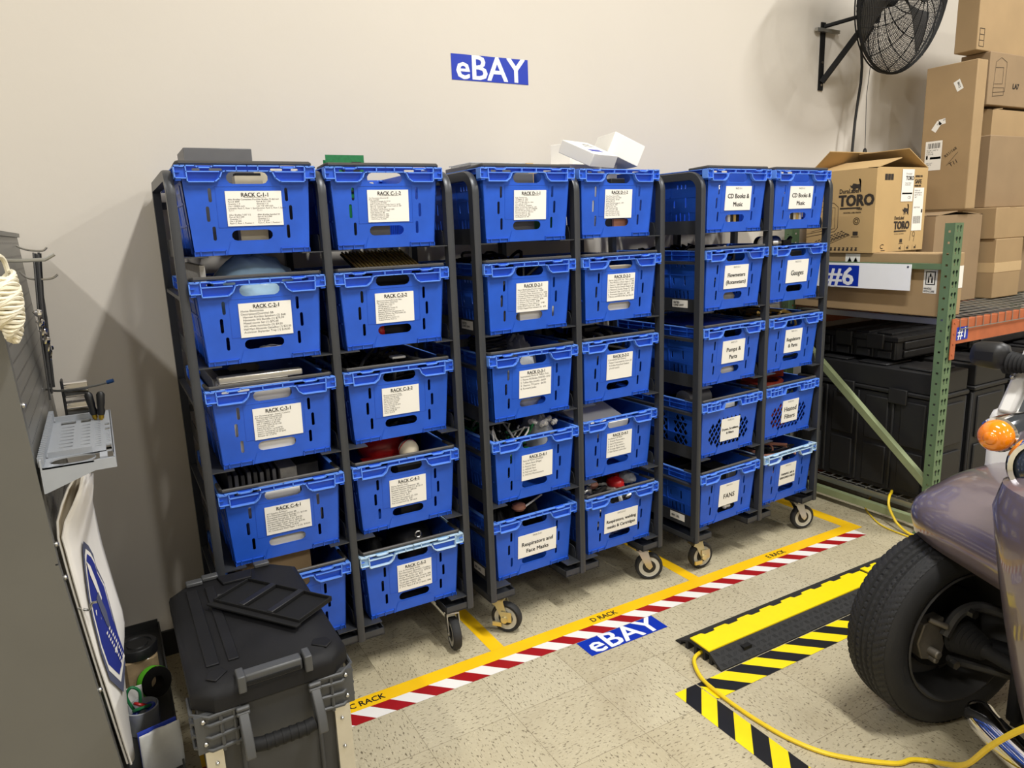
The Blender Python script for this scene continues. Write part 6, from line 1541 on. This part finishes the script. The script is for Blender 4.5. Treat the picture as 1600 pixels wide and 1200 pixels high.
# grille bars on the nose front
for k in range(6):
    mb = MB(); pts = []
    for z in (.30, .40, .50, .60, .70, .80, .88):
        o_ = outline(z); q = o_[5+k] if 5+k < len(o_) else o_[-1]
        pts.append((q[0]-.012, q[1]*1+.004, z))
    if k < 3:
        mb.tube(smooth([(x-.004, y-.22-.03*k, z) if False else (x, y-.16-.035*k, z) for x, y, z in pts], 4), .010, 8); tag(cb(mb, 'grille_bar', 'chrome'), 'vertical chrome grille bar')
mb = MB(); mb.box(1.30, 1.62, -1.02, -.985, .20, .58); cb(mb, 'mud_flap', 'black_matte', bevel=.01)
mb = MB(); mb.box(1.35, 2.1, -1.10, -.98, .16, .34); mb.tube([(1.5, -.98, .30), (1.47, -.85, .29)], .03, 10); cb(mb, 'chassis', 'black_matte')
# bumper, lamps
mb = MB(); mb.tube(smooth([(1.262, -.945, .205), (1.238, -.975, .205), (1.20, -1.04, .206), (1.12, -1.20, .21), (1.05, -1.38, .21), (1.03, -1.48, .21), (1.05, -1.60, .21), (1.20, -1.92, .206)]), .040, 18, rs=None)
mb.ball((1.262, -.945, .205), .040, 14, 10); cb(mb, 'bumper', 'chrome')
tag(cb(MB().tube([(1.10, -1.30, .21), (1.30, -1.32, .24)], .02, 10), 'bumper_bracket', 'dark_grey'), 'dark bumper bracket')
sg = bpy.data.objects.new('turn_signal', None); C.objects.link(sg); sg.parent = car; sg['label'] = 'amber lens front turn signal'
SD = Vector((-.93, -.10, .0)).normalized(); SX = SD.cross(Vector((0, 0, 1))).normalized()
sp = Vector((1.165, -.955, 1.030)); sg.matrix_local = Matrix(((SX.x, 0, SD.x, sp.x-CL.x), (SX.y, 0, SD.y, sp.y-CL.y), (SX.z, 1, SD.z, sp.z-CL.z), (0, 0, 0, 1)))
MB().lathe([(0, .040), (.012, .039), (.026, .033), (.035, .022), (.039, .006), (.039, -.008), (.0, -.010)], 32).lathe([(0, .044), (.010, .043), (.016, .038), (.018, .032)], 20).build('lens', 'amber', sg)
MB().lathe([(.038, -.004), (.044, -.010), (.042, -.060), (.030, -.16), (0, -.17)], 28).build('lamp_housing', 'chrome', sg)
hl = bpy.data.objects.new('headlight', None); C.objects.link(hl); hl.parent = car
hp = Vector((1.13, -1.085, .985)); hl.matrix_local = Matrix(((SX.x, 0, SD.x, hp.x-CL.x), (SX.y, 0, SD.y, hp.y-CL.y), (SX.z, 1, SD.z, hp.z-CL.z), (0, 0, 0, 1)))
MB().lathe([(.062, .018), (.072, .022), (.080, .010), (.083, -.02), (.075, -.08), (.04, -.20), (0, -.24)], 36).build('bezel', 'chrome', hl)
MB().lathe([(0, .030), (.03, .027), (.055, .018), (.066, .006)], 32).build('lens', 'glass_dark', hl)
cb(MB().tube(smooth([(1.20, -1.02, 1.03), (1.28, -1.04, 1.055), (1.40, -1.08, 1.05), (1.60, -1.14, 1.03)]), .022, 10), 'lamp_strut', 'chrome')
# white cab side, pillar and mirror
mb = MB()
lo_ = [(1.68, -.655), (2.25, -.60), (2.25, -.72), (1.74, -.80)]
mb.add([(1.690, -.665, .50), (2.3, -.62, .50), (2.3, -.80, .50), (1.72, -.84, .50), (1.700, -.660, .955), (2.3, -.62, .96), (2.3, -.80, .97), (1.74, -.80, .985)], [(3, 2, 1, 0), (4, 5, 6, 7), (0, 1, 5, 4), (1, 2, 6, 5), (2, 3, 7, 6), (3, 0, 4, 7)])
cb(mb, 'cab_side', 'car_white', bevel=.03)
mb = MB(); mb.hexa([(1.70, -.735, .95), (1.70, -.685, .95), (1.79, -.685, .95), (1.79, -.735, .95)], [(1.93, -.775, 1.42), (1.93, -.725, 1.42), (2.02, -.725, 1.42), (2.02, -.775, 1.42)]); cb(mb, 'windshield_pillar', 'car_white', bevel=.012)
mb = MB(); mb.hexa([(1.715, -2.2, .96), (1.715, -.745, .96), (1.73, -.745, .96), (1.73, -2.2, .96)], [(1.945, -2.2, 1.42), (1.945, -.785, 1.42), (1.96, -.785, 1.42), (1.96, -2.2, 1.42)]); cb(mb, 'windshield', 'glass_dark')
cb(MB().ball((1.745, -.705, 1.06), .008, 10, 8), 'bolt', 'steel')
mr = bpy.data.objects.new('side_mirror', None); C.objects.link(mr); mr.parent = car; mr.location = Vector((1.70, -.655, 1.125))-CL
mb = MB(); mb.hexa([(-.02, -.045, -.045), (.05, -.05, -.045), (.05, .070, -.040), (-.01, .070, -.038)], [(-.02, -.045, .045), (.05, -.05, .045), (.05, .066, .040), (-.01, .066, .038)]); mb.build('mirror_housing', 'black_plastic', mr, bevel=.028)
mb = MB(); pr2 = [(.030, 0)]
for k in range(6): pr2 += [(.038-.002*k, .006+.011*k), (.030-.002*k, .011+.011*k)]
mb.lathe(pr2, 20, T=Matrix.Translation((.03, -.030, -.018)) @ Matrix.Rotation(PI/2, 4, 'X')); mb.build('bellows_arm', 'rubber', mr)
MB().box(.02, .085, -.125, -.100, -.09, .06).build('mount_plate', 'black_plastic', mr, bevel=.005)
